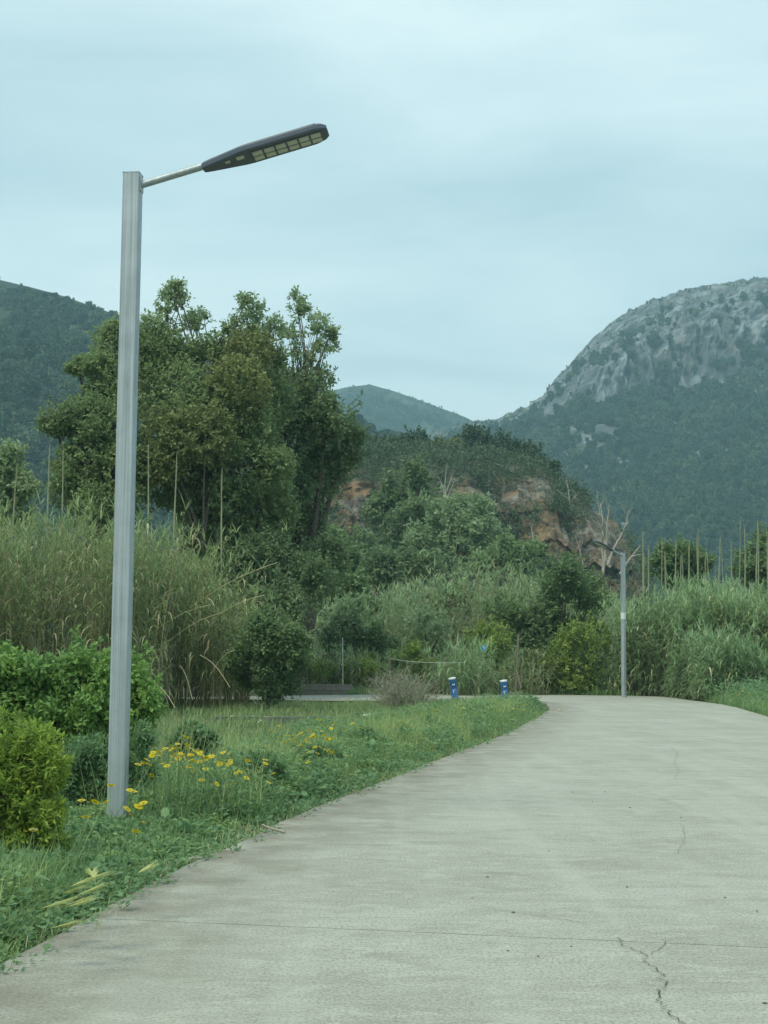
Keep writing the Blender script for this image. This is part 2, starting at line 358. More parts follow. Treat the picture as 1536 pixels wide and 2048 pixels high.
M_hill = rockmat('hill_ground', (0.034, 0.048, 0.030), (0.13, 0.115, 0.09), (0.036, 0.055, 0.030), 1.0, 0.02, 0.60, 0.70, (1, 1, 1))
M_cliff = rockmat('sandstone', (0.105, 0.096, 0.082), (0.27, 0.180, 0.105), (0.040, 0.040, 0.036), 1.6, 0.20, 0.47, 0.58, (1, 1, 2.0), ((0.050, 0.062, 0.030), 0.75, 0.95))

# ------------------------------------------------------------------ ground
def ground_z(x, y):
    r = np.hypot(x, y)
    return -0.07 + np.clip((r-55)/90, 0, 1)**1.3*3.0
gx = np.unique(np.concatenate([np.linspace(-2600, 2600, 53), np.linspace(-160, 160, 81)]))
gy = np.unique(np.concatenate([np.linspace(-300, 2700, 46), np.linspace(-10, 220, 81)]))
XX, YY = np.meshgrid(gx, gy)
ZZ = ground_z(XX, YY) + 0.10*(fbm(np.stack([XX*0.25, YY*0.25, XX*0], -1), 3)-0.5)*(np.hypot(XX, YY) > 14) - 0.02
ny, nx = XX.shape
ii = (np.arange(ny-1)[:, None]*nx + np.arange(nx-1)[None, :]).ravel()
gm = MB(); gm.add(np.stack([XX, YY, ZZ], -1).reshape(-1, 3), np.stack([ii, ii+1, ii+nx+1, ii+nx], -1))
gm.build('ground', M_soil, smooth=True, kind='structure')

# ------------------------------------------------------------------ road: concrete slabs with recessed joints
LEFT = np.array([G(*q)[:2] for q in [(-560, 2260), (-250, 2060), (0, 1925), (60, 1894), (150, 1845), (200, 1826), (290, 1776), (380, 1731), (470, 1690), (560, 1647), (650, 1607), (740, 1572), (830, 1537), (920, 1503), (985, 1478), (1035, 1456), (1078, 1434), (1100, 1418), (1092, 1408)]])
RIGHT = np.array([G(*q)[:2] for q in [(3300, 2060), (2700, 1840), (2300, 1690), (1950, 1560), (1760, 1500), (1620, 1458), (1536, 1433), (1470, 1414), (1410, 1402), (1388, 1397)]])
L_y, L_x = LEFT[:, 1], LEFT[:, 0]; R_y, R_x = RIGHT[:, 1], RIGHT[:, 0]
oL = np.argsort(L_y); L_y, L_x = L_y[oL], L_x[oL]; oR = np.argsort(R_y); R_y, R_x = R_y[oR], R_x[oR]
SK = 0.20
def xl(y): return np.interp(y, L_y, L_x) + 0.10*(fbm(np.stack([np.asarray(y)*1.7, np.asarray(y)*0, np.asarray(y)*0+3], -1), 3)-0.5)
def xr(y): return np.interp(y, R_y, R_x)
def row(t, n=30):
    a = b = 0.0
    for _ in range(12): a = float(xl(np.array(t-SK*a))); b = float(xr(np.array(t-SK*b)))
    u = np.concatenate([[0, 0.006, 0.02, 0.05], np.linspace(0.09, 1, n-4)])
    x = a + (b-a)*u
    return np.stack([x, t-SK*x, np.zeros(n)], -1), u*(b-a)
YE = 41.5
bounds = [1.0, 6.46, 14.9, 23.4, 32.0, YE+1.2]
rb = MB()
rows = [row(t)[0] for t in np.linspace(1.0, YE+1.2, 60)]
def strip(mb, rows, z, m=0):
    n = len(rows[0]); V = np.concatenate(rows).copy(); V[:, 2] += z
    i = (np.arange(len(rows)-1)[:, None]*n + np.arange(n-1)[None, :]).ravel()
    mb.add(V, np.stack([i, i+1, i+n+1, i+n], -1), m)
strip(rb, rows, -0.03)
road = rb.build('road', M_joint, kind='structure')
def slab(rows, edges):
    mb = MB(); n = len(rows[0]); k = len(rows); V = np.concatenate(rows); E = np.concatenate(edges)
    att = np.clip(1.15-E/0.9, 0, 1)
    i = (np.arange(k-1)[:, None]*n + np.arange(n-1)[None, :]).ravel()
    mb.add(V, np.stack([i, i+1, i+n+1, i+n], -1))
    top = len(V); per = list(range(n)) + [r*n+n-1 for r in range(1, k)] + [(k-1)*n+c for c in range(n-2, -1, -1)] + [r*n for r in range(k-2, 0, -1)]
    W = V[per].copy(); W[:, 2] -= 0.12
    A = V[per]; q = len(per)
    mb.add(np.concatenate([A, W]), [[j, j+q, (j+1) % q + q, (j+1) % q] for j in range(q)])
    att = np.concatenate([att, np.ones(2*q)])
    return mb.build('concrete_slab', M_conc, road, attrs={'edge': att})
for b0, b1 in zip(bounds[:-1], bounds[1:]):
    ts = np.linspace(b0+0.005, b1-0.005, max(8, int((b1-b0)/0.35)))
    rr = [row(t) for t in ts]
    rws = []
    for (v, e) in rr:
        v = v.copy(); v[:, 2] = 0.006*(fbm(np.stack([v[:, 0]*0.8, v[:, 1]*0.8, v[:, 0]*0], -1), 2)-0.5); rws.append(v)
    slab(rws, [e for _, e in rr])
# the turning at the far end, running off to the left behind the bollards
br = MB()
far_top = [(300, 1396), (500, 1392), (700, 1389), (900, 1388), (1090, 1389), (1248, 1391), (1330, 1393), (1392, 1397), (1440, 1407)]
fl = np.array([G(*q) for q in far_top]); xs = np.linspace(fl[0, 0], fl[-1, 0]-0.1, 60); yf = np.interp(xs, fl[:, 0], fl[:, 1]) + 0.25*(fbm(np.stack([xs*0.7, xs*0, xs*0], -1), 3)-0.5)
yn = np.where(xs < xl(np.array(YE)), 41.5 + 0.2*np.sin(xs), YE+1.0-SK*xs)
rws = [np.stack([xs, yn+(yf-yn)*u, xs*0-0.004], -1) for u in np.linspace(0, 1, 14)]
mb = MB(); n = 60; V = np.concatenate(rws); i = (np.arange(13)[:, None]*n + np.arange(n-1)[None, :]).ravel()
mb.add(V, np.stack([i, i+1, i+n+1, i+n], -1))
V2 = rws[-1]; W = V2.copy(); W[:, 2] -= 0.12; j = np.arange(n-1); mb.add(np.concatenate([V2, W]), np.stack([j, j+n, j+n+1, j+1], -1))
mb.build('concrete_slab', M_conc, road, attrs={'edge': np.concatenate([np.full(14*n, 0.15), np.full(2*n, 1.0)])}, label='worn gravelly slab turning off left behind the bollards')
def crack(pts, wd, jag=0.012):
    q = np.array([G(*p)[:2] for p in pts]); out_ = [q[0]]
    for a, b in zip(q[:-1], q[1:]):
        k = max(3, int(np.linalg.norm(b-a)/0.03))
        for s_ in np.linspace(0, 1, k+1)[1:]: out_.append(a+(b-a)*s_ + rng.normal(0, jag, 2)*(s_ < 1))
    q = np.array(out_); tng = norm(np.gradient(q, axis=0)); nn = np.stack([-tng[:, 1], tng[:, 0]], -1)
    wv = wd*(0.4+0.9*rng.random(len(q)))[:, None]; wv[0] *= 0.1; wv[-1] *= 0.1
    z = np.full((len(q), 1), 0.007)
    V = np.concatenate([np.hstack([q-nn*wv*0.5, z]), np.hstack([q+nn*wv*0.5, z])]); k = len(q); j = np.arange(k-1)
    mb = MB(); mb.add(V, np.stack([j, j+1, j+1+k, j+k], -1)); return mb.build('crack', M_crack, road)
crack([(1236, 1878), (1243, 1893), (1292, 1912), (1298, 1930), (1320, 1948), (1330, 1975), (1312, 2004), (1356, 2040), (1380, 2080)], 0.0045)
crack([(1328, 1880), (1330, 1890), (1316, 1903), (1296, 1914)], 0.0025)
crack([(960, 1815), (1040, 1829), (1130, 1842), (1180, 1850)], 0.003, 0.006)
crack([(1342, 1494), (1355, 1510), (1348, 1525), (1358, 1545), (1350, 1560)], 0.003)
crack([(1366, 1650), (1368, 1685), (1352, 1712)], 0.0025)
M_peb = simple('pebble', (0.10, 0.095, 0.08), 0.9, noise=(0.15, 0.14, 0.12), nscale=40)
def pebble_mesh():
    mb = MB(); a = np.arange(7)/7*2*np.pi
    r0 = np.stack([np.cos(a), np.sin(a), 0*a], -1)*(0.8+0.4*rng.random((7, 1))); r1 = r0*0.75 + np.array([0, 0, 0.55])
    V = np.concatenate([r0, r1, [[0.1, 0, 0.8]]]); F4 = [[k, (k+1) % 7, 7+(k+1) % 7, 7+k] for k in range(7)]
    mb.add(V, F4); mb.add(V[7:], [[k, (k+1) % 7, 7] for k in range(7)]); return mb.mesh('pebble', M_peb)
pm = pebble_mesh()
for (px, py, s_) in [(975, 1755, .016), (1027, 1826, .016), (1254, 1775, .014), (945, 1797, .010), (1145, 1585, .015), (1260, 1616, .018), (1362, 1636, .016), (1210, 1584, .014), (1185, 1604, .014), (1450, 1796, .013), (1514, 1823, .012), (1076, 1914, .012), (1142, 1894, .010), (1530, 2008, .016), (1098, 1703, .014), (1016, 1903, .012)]:
    o = bpy.data.objects.new('pebble', pm); COL.objects.link(o); g = G(px, py); o.location = (g[0], g[1], 0.002); o.scale = (s_*0.55, s_*0.42, s_*0.4); o.rotation_euler.z = rng.random()*6
    o['label'] = 'small dark pebble lying on the pale concrete road'; o['category'] = 'pebble'; o['group'] = 'pebbles on the road'

# ------------------------------------------------------------------ hills
def interp(x, pts):
    pts = np.array(pts, float); return np.interp(x, pts[:, 0], pts[:, 1])
def hill(name, pxs, crest, Dc, Db, prof, disp, matl, rows_=140, smooth=True, back=250, clear=0.28):
    """a ridge: prof(px, s) gives (u, v): u from foot to crest, v of the crest height"""
    ns = rows_; s_ = np.linspace(0, 1, ns)
    C = P(pxs, crest, Dc); V = np.zeros((ns+3, len(pxs), 3))
    az = C[:, :2]/C[:, 1:2]
    for k, q in enumerate(s_):
        u, v = prof(pxs, q)
        Y = Db+(Dc-Db)*u
        v = np.minimum(v, Y/Dc*(1-clear*(1-q)**0.8))
        V[k, :, 0] = az[:, 0]*Y; V[k, :, 1] = Y; V[k, :, 2] = 2+(C[:, 2]-2)*v
    V[:ns] = disp(V[:ns], s_[:, None], pxs[None, :])
    top = V[ns-1]
    for k, (b, h) in enumerate([(0.15, 0.985), (0.5, 0.8), (1.0, 0.0)]):
        Y = top[:, 1]+back*b; V[ns+k, :, 0] = top[:, 0]/top[:, 1]*Y; V[ns+k, :, 1] = Y; V[ns+k, :, 2] = top[:, 2]*h
    n = len(pxs); i = (np.arange(ns+2)[:, None]*n + np.arange(n-1)[None, :]).ravel()
    mb = MB(); mb.add(V.reshape(-1, 3), np.stack([i, i+1, i+n+1, i+n], -1)); mb.build(name, matl, smooth=smooth, kind='structure')
    return V
# right mountain with its cliff band
pR = np.concatenate([np.linspace(560, 1560, 420), np.linspace(1562, 2900, 130)])
crR = interp(pR, [(560, 905), (700, 890), (850, 862), (930, 838), (990, 829), (1030, 815), (1085, 790), (1110, 757), (1160, 700), (1200, 660), (1250, 622), (1300, 598), (1350, 581), (1420, 566), (1480, 557), (1536, 552), (1700, 552), (2000, 590), (2400, 680), (2900, 800)])
clR = interp(pR, [(560, 905), (990, 829), (1060, 812), (1100, 810), (1200, 800), (1300, 795), (1400, 785), (1470, 745), (1536, 730), (1700, 740), (2000, 720), (2900, 810)])   # foot of the cliffs
DcR, DbR = 1000.0, 430.0
def profR(px, s_):
    ec = (HORIZON-crR)/F_PX; eb = (HORIZON-clR)/F_PX
    Yb = 850.0; vb = np.clip(eb*Yb/(ec*DcR), 0, 0.93)              # the point where the cliffs begin
    ub = (Yb-DbR)/(DcR-DbR)
    a = 0.52
    if s_ < a:
        q = s_/a; return np.full(len(px), ub*q), vb*(q**1.25)
    q = (s_-a)/(1-a)
    return ub+(1-ub)*(0.55*q+0.45*q**3.0), vb+(1-vb)*(1-(1-q)**1.35)
def dispR(V, s_, px):
    q = np.clip((s_-0.50)/0.12, 0, 1)*np.clip((1.0-s_)/0.06, 0, 1)*np.clip((px-1050)/80, 0, 1)
    p3 = V.copy()
    rid = 1-np.abs(2*fbm(np.stack([p3[..., 0]/22, p3[..., 1]/120, p3[..., 2]/130], -1), 4)-1)
    rid2 = fbm(np.stack([p3[..., 0]/8, p3[..., 1]/50, p3[..., 2]/42], -1), 4, 0.6)
    rid3 = fbm(np.stack([p3[..., 0]/3.2, p3[..., 1]/18, p3[..., 2]/11], -1), 3, 0.6)
    V[..., 1] -= q*(38*(rid-0.7) + 26*(rid2-0.5) + 18*(rid3-0.5))
    led = fbm(np.stack([p3[..., 0]/30, p3[..., 1]/30+5, p3[..., 2]/9], -1), 3)
    V[..., 1] -= q*12*(led-0.5); V[..., 0] += q*8*(rid2-0.5)
    f = fbm(np.stack([p3[..., 0]/90, p3[..., 1]/90, p3[..., 2]*0], -1), 4)
    V[..., 2] += (1-q)*(f-0.5)*26*1.3*np.clip(s_*6, 0, 1)*np.clip((1-s_)/0.4, 0, 1)
    V[..., 2] += 3.0*(fbm(np.stack([px/9+0*s_, s_*0+0*px, s_*0+0*px+2], -1), 2)-0.5)*(s_ > 0.97)
    return V
VR = hill('rocky_mountain', pR, crR+np.where(pR < 1060, 8, 3), DcR, DbR, profR, dispR, M_mount, 230, smooth=False)
def prof0(px, s_): return np.full(len(px), s_), np.full(len(px), 1-(1-s_)**1.25)
def disp0(V, s_, px):
    f = fbm(np.stack([V[..., 0]/80, V[..., 1]/80, V[..., 2]*0+4], -1), 4)
    V[..., 2] += (f-0.5)*22*1.3*np.clip(s_*5, 0, 1)*np.clip((1-s_)/0.4, 0, 1); return V
pL = np.linspace(-1500, 1000, 240)
crL = interp(pL, [(-1500, 640), (-900, 560), (-300, 520), (-100, 540), (0, 566), (60, 580), (120, 596), (230, 634), (300, 660), (450, 730), (600, 800), (750, 870), (1000, 990)])
VL = hill('wooded_hill', pL, crL-6, 700, 300, prof0, disp0, M_hill, 110)
pC = np.linspace(300, 1250, 200)
crC = interp(pC, [(300, 830), (500, 800), (640, 782), (690, 770), (740, 764), (790, 778), (860, 803), (930, 829), (990, 860), (1100, 930), (1250, 1010)])
VC = hill('distant_hill', pC, crC+5, 1500, 1030, prof0, disp0, M_hill, 90)

# forests on the hills: one mass each, scattered by geometry nodes
def tree_proto(name, nl, rad, h, leaf, conic):
    mb = MB(); b = 7
    c = []
    for k in range(b): a = rng.random()*6.28; r_ = rad*0.55*rng.random()**0.5; c.append([math.cos(a)*r_, math.sin(a)*r_, h*(0.35+0.5*rng.random()), rad*(0.45+0.25*rng.random())])
    c = np.array(c); k = rng.integers(0, b, nl); d = rdir(nl); d[:, 2] = np.abs(d[:, 2])*0.9-0.15
    pos = c[k, :3] + d*c[k, 3:4]*np.array([1, 1, 0.9])*(0.7+0.3*rng.random((nl, 1)))
    if conic: pos[:, :2] *= (1.25-0.75*pos[:, 2:3]/h)
    leaves(mb, pos-0.5*leaf*d, norm(np.cross(d, rdir(nl))), d+0.5*rdir(nl), leaf*(0.7+0.6*rng.random(nl)))
    V = np.array([[0.12, 0, 0], [-0.06, 0.1, 0], [-0.06, -0.1, 0], [0, 0, h*0.7]]); mb.add(V, [[0, 1, 3], [1, 2, 3], [2, 0, 3]])
    # dense inner twigs: a rough core of crossing faces
    d2 = rdir(60); p2 = np.array([0, 0, h*0.55]) + d2*np.array([rad*0.5, rad*0.5, h*0.3])*rng.random((60, 1)); leaves(mb, p2, rdir(60), rdir(60), rad*0.6)
    return bpy.data.objects.new(name, mb.mesh(name, M_forest))
FOREST = [tree_proto('forest_tree_source', 260, 2.6, 5.5, 0.95, False), tree_proto('forest_tree_source', 240, 2.2, 6.5, 0.9, True), tree_proto('forest_tree_source', 280, 3.0, 5.0, 1.0, False)]
BUSH = [tree_proto('forest_bush_source', 160, 1.9, 2.6, 0.8, False)]
def scatter(name, pos, rot, scl, idx, protos, **tags):
    me = bpy.data.meshes.new(name); n = len(pos); me.vertices.add(n); me.vertices.foreach_set('co', np.asarray(pos, np.float32).ravel())
    a = me.attributes.new('rot', 'FLOAT_VECTOR', 'POINT'); a.data.foreach_set('vector', np.asarray(rot, np.float32).ravel())
    a = me.attributes.new('scl', 'FLOAT_VECTOR', 'POINT'); a.data.foreach_set('vector', np.asarray(scl, np.float32).ravel())
    a = me.attributes.new('pick', 'INT', 'POINT'); a.data.foreach_set('value', np.asarray(idx, np.int32))
    o = bpy.data.objects.new(name, me); COL.objects.link(o)
    for k, v in tags.items(): o[k] = v
    g = bpy.data.node_groups.new(name, 'GeometryNodeTree')
    g.interface.new_socket('Geometry', in_out='INPUT', socket_type='NodeSocketGeometry'); g.interface.new_socket('Geometry', in_out='OUTPUT', socket_type='NodeSocketGeometry')
    gi = g.nodes.new('NodeGroupInput'); go = g.nodes.new('NodeGroupOutput')
    inst = g.nodes.new('GeometryNodeInstanceOnPoints'); inst.inputs['Pick Instance'].default_value = True
    gti = g.nodes.new('GeometryNodeGeometryToInstance')
    for p_ in protos[::-1]:
        oi = g.nodes.new('GeometryNodeObjectInfo'); oi.inputs['Object'].default_value = p_; oi.inputs['As Instance'].default_value = False
        sub = g.nodes.new('GeometryNodeGeometryToInstance'); g.links.new(oi.outputs['Geometry'], sub.inputs[0]); 
        g.links.new(oi.outputs['Geometry'], gti.inputs[0])
    g.links.new(gi.outputs[0], inst.inputs['Points']); g.links.new(gti.outputs[0], inst.inputs['Instance'])
    for nm, typ, sock in (('rot', 'FLOAT_VECTOR', 'Rotation'), ('scl', 'FLOAT_VECTOR', 'Scale'), ('pick', 'INT', 'Instance Index')):
        na = g.nodes.new('GeometryNodeInputNamedAttribute'); na.data_type = typ; na.inputs['Name'].default_value = nm
        g.links.new(na.outputs['Attribute'], inst.inputs[sock])
    g.links.new(inst.outputs[0], go.inputs[0])
    md = o.modifiers.new('scatter', 'NODES'); md.node_group = g
    return o
def on_hill(V, n, ylo=0.0, srange=(0, 1), prange=None):
    """n random points on a hill's face, spread evenly over its true area"""
    k = V.shape[0]-3; A = V[:k]
    e1 = A[1:, :-1]-A[:-1, :-1]; e2 = A[:-1, 1:]-A[:-1, :-1]; ar = np.linalg.norm(np.cross(e1, e2), axis=-1)
    ar = ar*(1.0/A[:-1, :-1, 1]**1.0)
    pr = (ar/ar.sum()).ravel(); c = rng.choice(len(pr), n, p=pr); r_, q = np.divmod(c, A.shape[1]-1)
    u = rng.random((n, 1)); v = rng.random((n, 1))
    pos = A[r_, q]+e1[r_, q]*u+e2[r_, q]*v
    nrm = norm(np.cross(e2, e1))[r_, q]; nrm *= np.sign(nrm[:, 2:3]+1e-9)
    return pos, (r_+u[:, 0])/k, q+v[:, 0], nrm
def forest(name, V, n, keep, size=(0.8, 1.3), protos=FOREST, **tags):
    pos, s_, q, nrm = on_hill(V, n); kp = keep(pos, s_, q, nrm); pos = pos[kp]; m_ = len(pos)
    sc = size[0]+(size[1]-size[0])*rng.random(m_)
    sc = sc*(0.75+0.5*fbm(pos/40, 2))*np.where(s_[kp] > 0.86, 0.30, 1.0)
    rot = np.stack([0.1*rng.normal(size=m_), 0.1*rng.normal(size=m_), rng.random(m_)*6.28], -1)
    scl = np.stack([sc, sc, sc*(0.8+0.4*rng.random(m_))], -1)
    pos = pos - np.array([0, 0, 0.5])
    return scatter(name, pos, rot, scl, rng.integers(0, len(protos), m_), protos, **tags)
def keepR(pos, s_, q, nrm):
    px = np.interp(q, np.arange(len(pR)), pR)
    cl = fbm(np.stack([pos[:, 0]/35, pos[:, 1]/35, pos[:, 2]/20], -1), 3)
    cw = fbm(np.stack([pos[:, 0]/55, pos[:, 1]/200, pos[:, 2]/90], -1), 3); cliff = (s_ > 0.55+0.42*(cw-0.42)) & (px > 1080+120*(cl-0.5))
    dens = np.where(cliff, np.where(cl > 0.57, 0.16, 0.015)+np.clip(nrm[:, 2]-0.72, 0, 1)*0.5, 1.0)
    scree = (s_ > 0.34) & (cl > 0.64) & (px > 1050)
    dens = np.where(scree & ~cliff, 0.15, dens)
    dens = np.where((s_ > 0.975), 0.45, dens)
    return rng.random(len(pos)) < dens
forest('mountain_forest', VR, 36000, keepR, (0.5, 1.4), kind='stuff', label='dark pine and oak wood covering the slope below the grey cliffs', category='forest')
forest('hill_forest', VL, 14000, lambda p, s_, q, n_: rng.random(len(p)) < 0.97, (0.5, 1.3), kind='stuff', label='dark wood covering the hill at the left behind the lamp pole', category='forest')
forest('distant_forest', VC, 9000, lambda p, s_, q, n_: fbm(p/60, 3) < 0.62, (0.9, 1.5), kind='stuff', label='bluish wood on the low distant hill in the middle gap', category='forest')

# ------------------------------------------------------------------ the sandstone knoll
pK = np.linspace(380, 1300, 330)
crK = interp(pK, [(380, 985), (480, 950), (560, 915), (640, 893), (700, 886), (780, 890), (850, 884), (930, 890), (1000, 900), (1060, 915), (1100, 940), (1140, 972), (1180, 1000), (1225, 1035), (1262, 1085), (1300, 1160)])
def profK(px, s_):
    if s_ < 0.15: return np.full(len(px), 0.18*s_/0.15), np.full(len(px), 0.12*s_/0.15)
    if s_ < 0.75:
        q = (s_-0.15)/0.6; return np.full(len(px), 0.18+0.30*q), 0.12+0.62*np.full(len(px), q)
    q = (s_-0.75)/0.25; return np.full(len(px), 0.48+0.52*q), 0.74+0.26*np.full(len(px), 1-(1-q)**1.6)
def dispK(V, s_, px):
    q = np.clip((s_-0.12)/0.1, 0, 1)*np.clip((0.88-s_)/0.15, 0, 1)
    p = V.copy()
    n_big = fbm(np.stack([p[..., 0]/9, p[..., 1]*0, p[..., 2]/14], -1), 3)
    n_med = fbm(np.stack([p[..., 0]/2.2, p[..., 1]*0+3, p[..., 2]/2.8], -1), 4, 0.6)
    strata = np.floor(p[..., 2]/1.3 + 0.8*vnoise(np.stack([p[..., 0]/6, p[..., 2]*0, p[..., 2]*0], -1)))
    st = _h(strata.astype(np.int64), strata.astype(np.int64)*0+7, strata.astype(np.int64)*0)
    blk = np.floor(p[..., 0]/2.4+strata*0.37); bl = _h(blk.astype(np.int64), strata.astype(np.int64), strata.astype(np.int64)*0+2)
    fis = 1-np.abs(2*fbm(np.stack([p[..., 0]/4.5, p[..., 1]*0+8, p[..., 2]/16], -1), 3)-1)
    V[..., 1] -= q*(8*(n_big-0.5)+4.5*(n_med-0.5)-3.0*fis**4+1.2*(st-0.5)+1.0*(bl-0.5))
    V[..., 2] += 4.5*(fbm(np.stack([p[..., 0]/2.6, p[..., 1]*0+1, p[..., 2]*0], -1), 4, 0.6)-0.5)*np.clip((px-1060)/60, 0, 1)*np.clip(s_*3-0.6, 0, 1)
    V[..., 2] += 1.5*(fbm(np.stack([p[..., 0]/8, p[..., 1]/8, p[..., 2]*0], -1), 3)-0.5)*np.clip(s_*3, 0, 1)
    return V
VK = hill('sandstone_knoll', pK, crK+10, 190, 145, profK, dispK, M_cliff, 150, smooth=False, back=60, clear=0.12)

# ------------------------------------------------------------------ plant builders
def ragged(blobs, k=5):
    """adds smaller lobes round each blob, so that the outline is uneven"""
    out_ = [np.array(blobs, float)*np.array([1, 1, 1, 0.86, 0.86, 0.82])]
    for b in np.array(blobs, float):
        d = rdir(k); d[:, 2] = np.abs(d[:, 2])*0.9-0.15; s_ = 0.24+0.26*rng.random((k, 1))
        out_.append(np.hstack([b[None, :3]+d*b[None, 3:6]*(0.72+0.30*rng.random((k, 1))), b[None, 3:6]*s_]))
    return np.concatenate(out_)
def blob_leaves(mb, blobs, n, leaf, per=9, tmpl=OVAL, shell=0.55, m=0, up=0.5, spread=1.5):
    """sprays of leaves in a set of blobs (x, y, z, rx, ry, rz)"""
    blobs = np.array(blobs, float); vol = (blobs[:, 3]*blobs[:, 5])**0.85
    k = rng.choice(len(blobs), max(1, n//per), p=vol/vol.sum()); ns = len(k)
    d = rdir(ns); rr = (shell+(1-shell)*rng.random((ns, 1))**0.7)
    lump = 0.60+0.80*fbm(np.stack([d[:, 0]*2.2+k, d[:, 1]*2.2, d[:, 2]*2.2+k*3.1], -1), 2)[:, None]
    c = blobs[k, :3]+d*blobs[k, 3:6]*rr*lump
    ax = norm(d+np.array([0, 0, up])+0.7*rdir(ns))
    c2 = np.repeat(c, per, 0); a2 = np.repeat(ax, per, 0); nn = len(c2)
    off = (np.tile(np.arange(per), ns)/per-0.5)[:, None]*a2*leaf*spread*1.6
    ld = norm(a2*0.6+1.0*rdir(nn)+np.array([0, 0, -0.15]))
    leaves(mb, c2+off+rdir(nn)*leaf*0.5*spread*rng.random((nn, 1)), ld, norm(np.repeat(d, per, 0)*0.5+np.array([0, 0, 0.7])+0.7*rdir(nn)), leaf*(0.65+0.7*rng.random(nn)), tmpl, m)
    return c
def limbs(mb, base, targets, r0, sides=6, fork=0.35, r1=0.02):
    base = np.array(base, float); targets = np.array(targets, float)
    cxy = targets[:, :2].mean(0) if base[2] > 0.5 else np.zeros(2); base = base+np.array([cxy[0], cxy[1], 0])
    for t_ in targets:
        a = base + np.array([0, 0, 1.0])*(t_[2]-base[2])*fork*(0.6+0.6*rng.random())
        mid = (a+t_)/2+np.array([0, 0, 0.12])*np.linalg.norm(t_-a)+rng.normal(0, 0.05, 3)*np.linalg.norm(t_-a)
        s_ = np.linspace(0, 1, 7)[:, None]
        path = (1-s_)**2*a+2*s_*(1-s_)*mid+s_**2*t_
        tubes(mb, path[None], (r0*0.5*(1-s_[:, 0])**0.8+r1)[None], sides)
def trunk(mb, base, top, r0, r1, sides=8):
    s_ = np.linspace(0, 1, 7)[:, None]; base = np.array(base, float); top = np.array(top, float)
    path = base+(top-base)*s_; path[1:-1] += rng.normal(0, 0.02, (5, 3))*np.linalg.norm(top-base)*np.array([1, 1, 0])
    rr = r0+(r1-r0)*s_[:, 0]; rr[0] *= 1.35
    tubes(mb, path[None], rr[None], sides)
def plant(name, label, cat, base, blobs, n, leaf, lm, trunk_r=0.1, tmpl=OVAL, group=None, per=9, bark=None, shell=0.55, twigs=0, extra=None, up=0.5, crown='crown', stem='trunk', spread=1.5, shoots=None):
    base = np.array(base, float); root = thing(name, label, cat, base, group)
    bl = np.array(blobs, float).copy(); bl[:, :3] -= base
    if cat == 'shrub' and 'legs' not in label:                    # shrubs are leafy down to the ground
        r_ = bl[:, 3].mean(); m_ = bl[:, :3].mean(0); low_ = bl[:, 2].min()
        if low_ > 0.3*r_:
            for k in (-1, 0, 1): bl = np.concatenate([bl, [[m_[0]+k*0.8*r_, m_[1]-0.1*r_, max(0.35*r_, low_*(0.35+0.1*abs(k))), r_, r_, max(0.5*r_, low_*0.5)]]])
    tb = MB(); wb = MB(); cen = bl[:, :3]; top = np.average(cen, 0, bl[:, 3])
    trunk(tb, (0, 0, -0.1), (top[0]*0.5, top[1]*0.5, max(top[2], 0.3)), trunk_r, trunk_r*0.5)
    limbs(tb, (0, 0, 0), cen, trunk_r, r1=max(0.006, trunk_r*0.12))
    fb = MB(); sp = blob_leaves(fb, ragged(bl), n, leaf, per, tmpl, shell, up=up, spread=spread)
    if extra: 
        for (eb, en, el, esh, em) in extra:
            q = np.array(eb, float).copy(); q[:, :3] -= base; q0 = q; q = ragged(q, 4) if esh < 0.3 else q; s2 = blob_leaves(fb, q, en, el, per, tmpl, esh, m=em, up=up)
            limbs(tb, (0, 0, max(0.0, q0[:, 2].min()-3.0)), q0[:, :3], trunk_r*0.22, fork=0.15, r1=0.012); sp = np.concatenate([sp, s2])
    ns_ = shoots if shoots is not None else 10*len(bl)
    if ns_:
        k = rng.integers(0, len(bl), ns_); d = rdir(ns_); d[:, 2] = np.abs(d[:, 2])+0.25; d = norm(d); rr_ = bl[k, 3:4]
        p0 = bl[k, :3]+d*bl[k, 3:6]*0.85; L_ = rr_*(0.25+0.45*rng.random((ns_, 1))); dd = norm(d*0.7+np.array([0, 0, 0.5])+0.35*rdir(ns_)); p1 = p0+dd*L_
        s7 = np.linspace(0, 1, 4)[None, :, None]; pth = p0[:, None]*(1-s7)+p1[:, None]*s7; pth[..., 2] -= (0.12*L_)[:, None, 0]*s7[..., 0]**2
        tubes(wb, pth, np.maximum(0.02*L_, 0.0025)*np.linspace(1, 0.4, 4)[None], 3)
        per_ = 14; kk = np.repeat(np.arange(ns_), per_); t7 = rng.random(len(kk))[:, None]**0.8
        leaves(fb, p0[kk]*(1-t7)+p1[kk]*t7, norm(dd[kk]*0.6+rdir(len(kk))), np.array([0, 0, 0.8])+0.8*rdir(len(kk)), leaf*(0.7+0.6*rng.random(len(kk))), tmpl)
    if twigs:
        k = rng.choice(len(sp), min(twigs, len(sp)), replace=False)
        ds = np.linalg.norm(sp[k][:, None]-cen[None], axis=-1); j = ds.argmin(1)
        a = cen[j]+rng.normal(0, 0.05, (len(k), 3)); b = sp[k]; mid = (a+b)/2+rng.normal(0, 0.06, (len(k), 3))*np.linalg.norm(b-a, axis=1)[:, None]
        path = np.stack([a, (a+mid)/2, mid, (mid+b)/2, b], 1); r_ = trunk_r*0.10*np.linspace(1, 0.25, 5)[None]*np.ones((len(k), 1))
        tubes(wb, path, np.maximum(r_, 0.004), 3)
    tb.build(stem, bark or M_bark, root, smooth=True); fb.build(crown, lm, root)
    if wb.n: wb.build('twigs', bark or M_bark, root, kind='stuff')
    return root
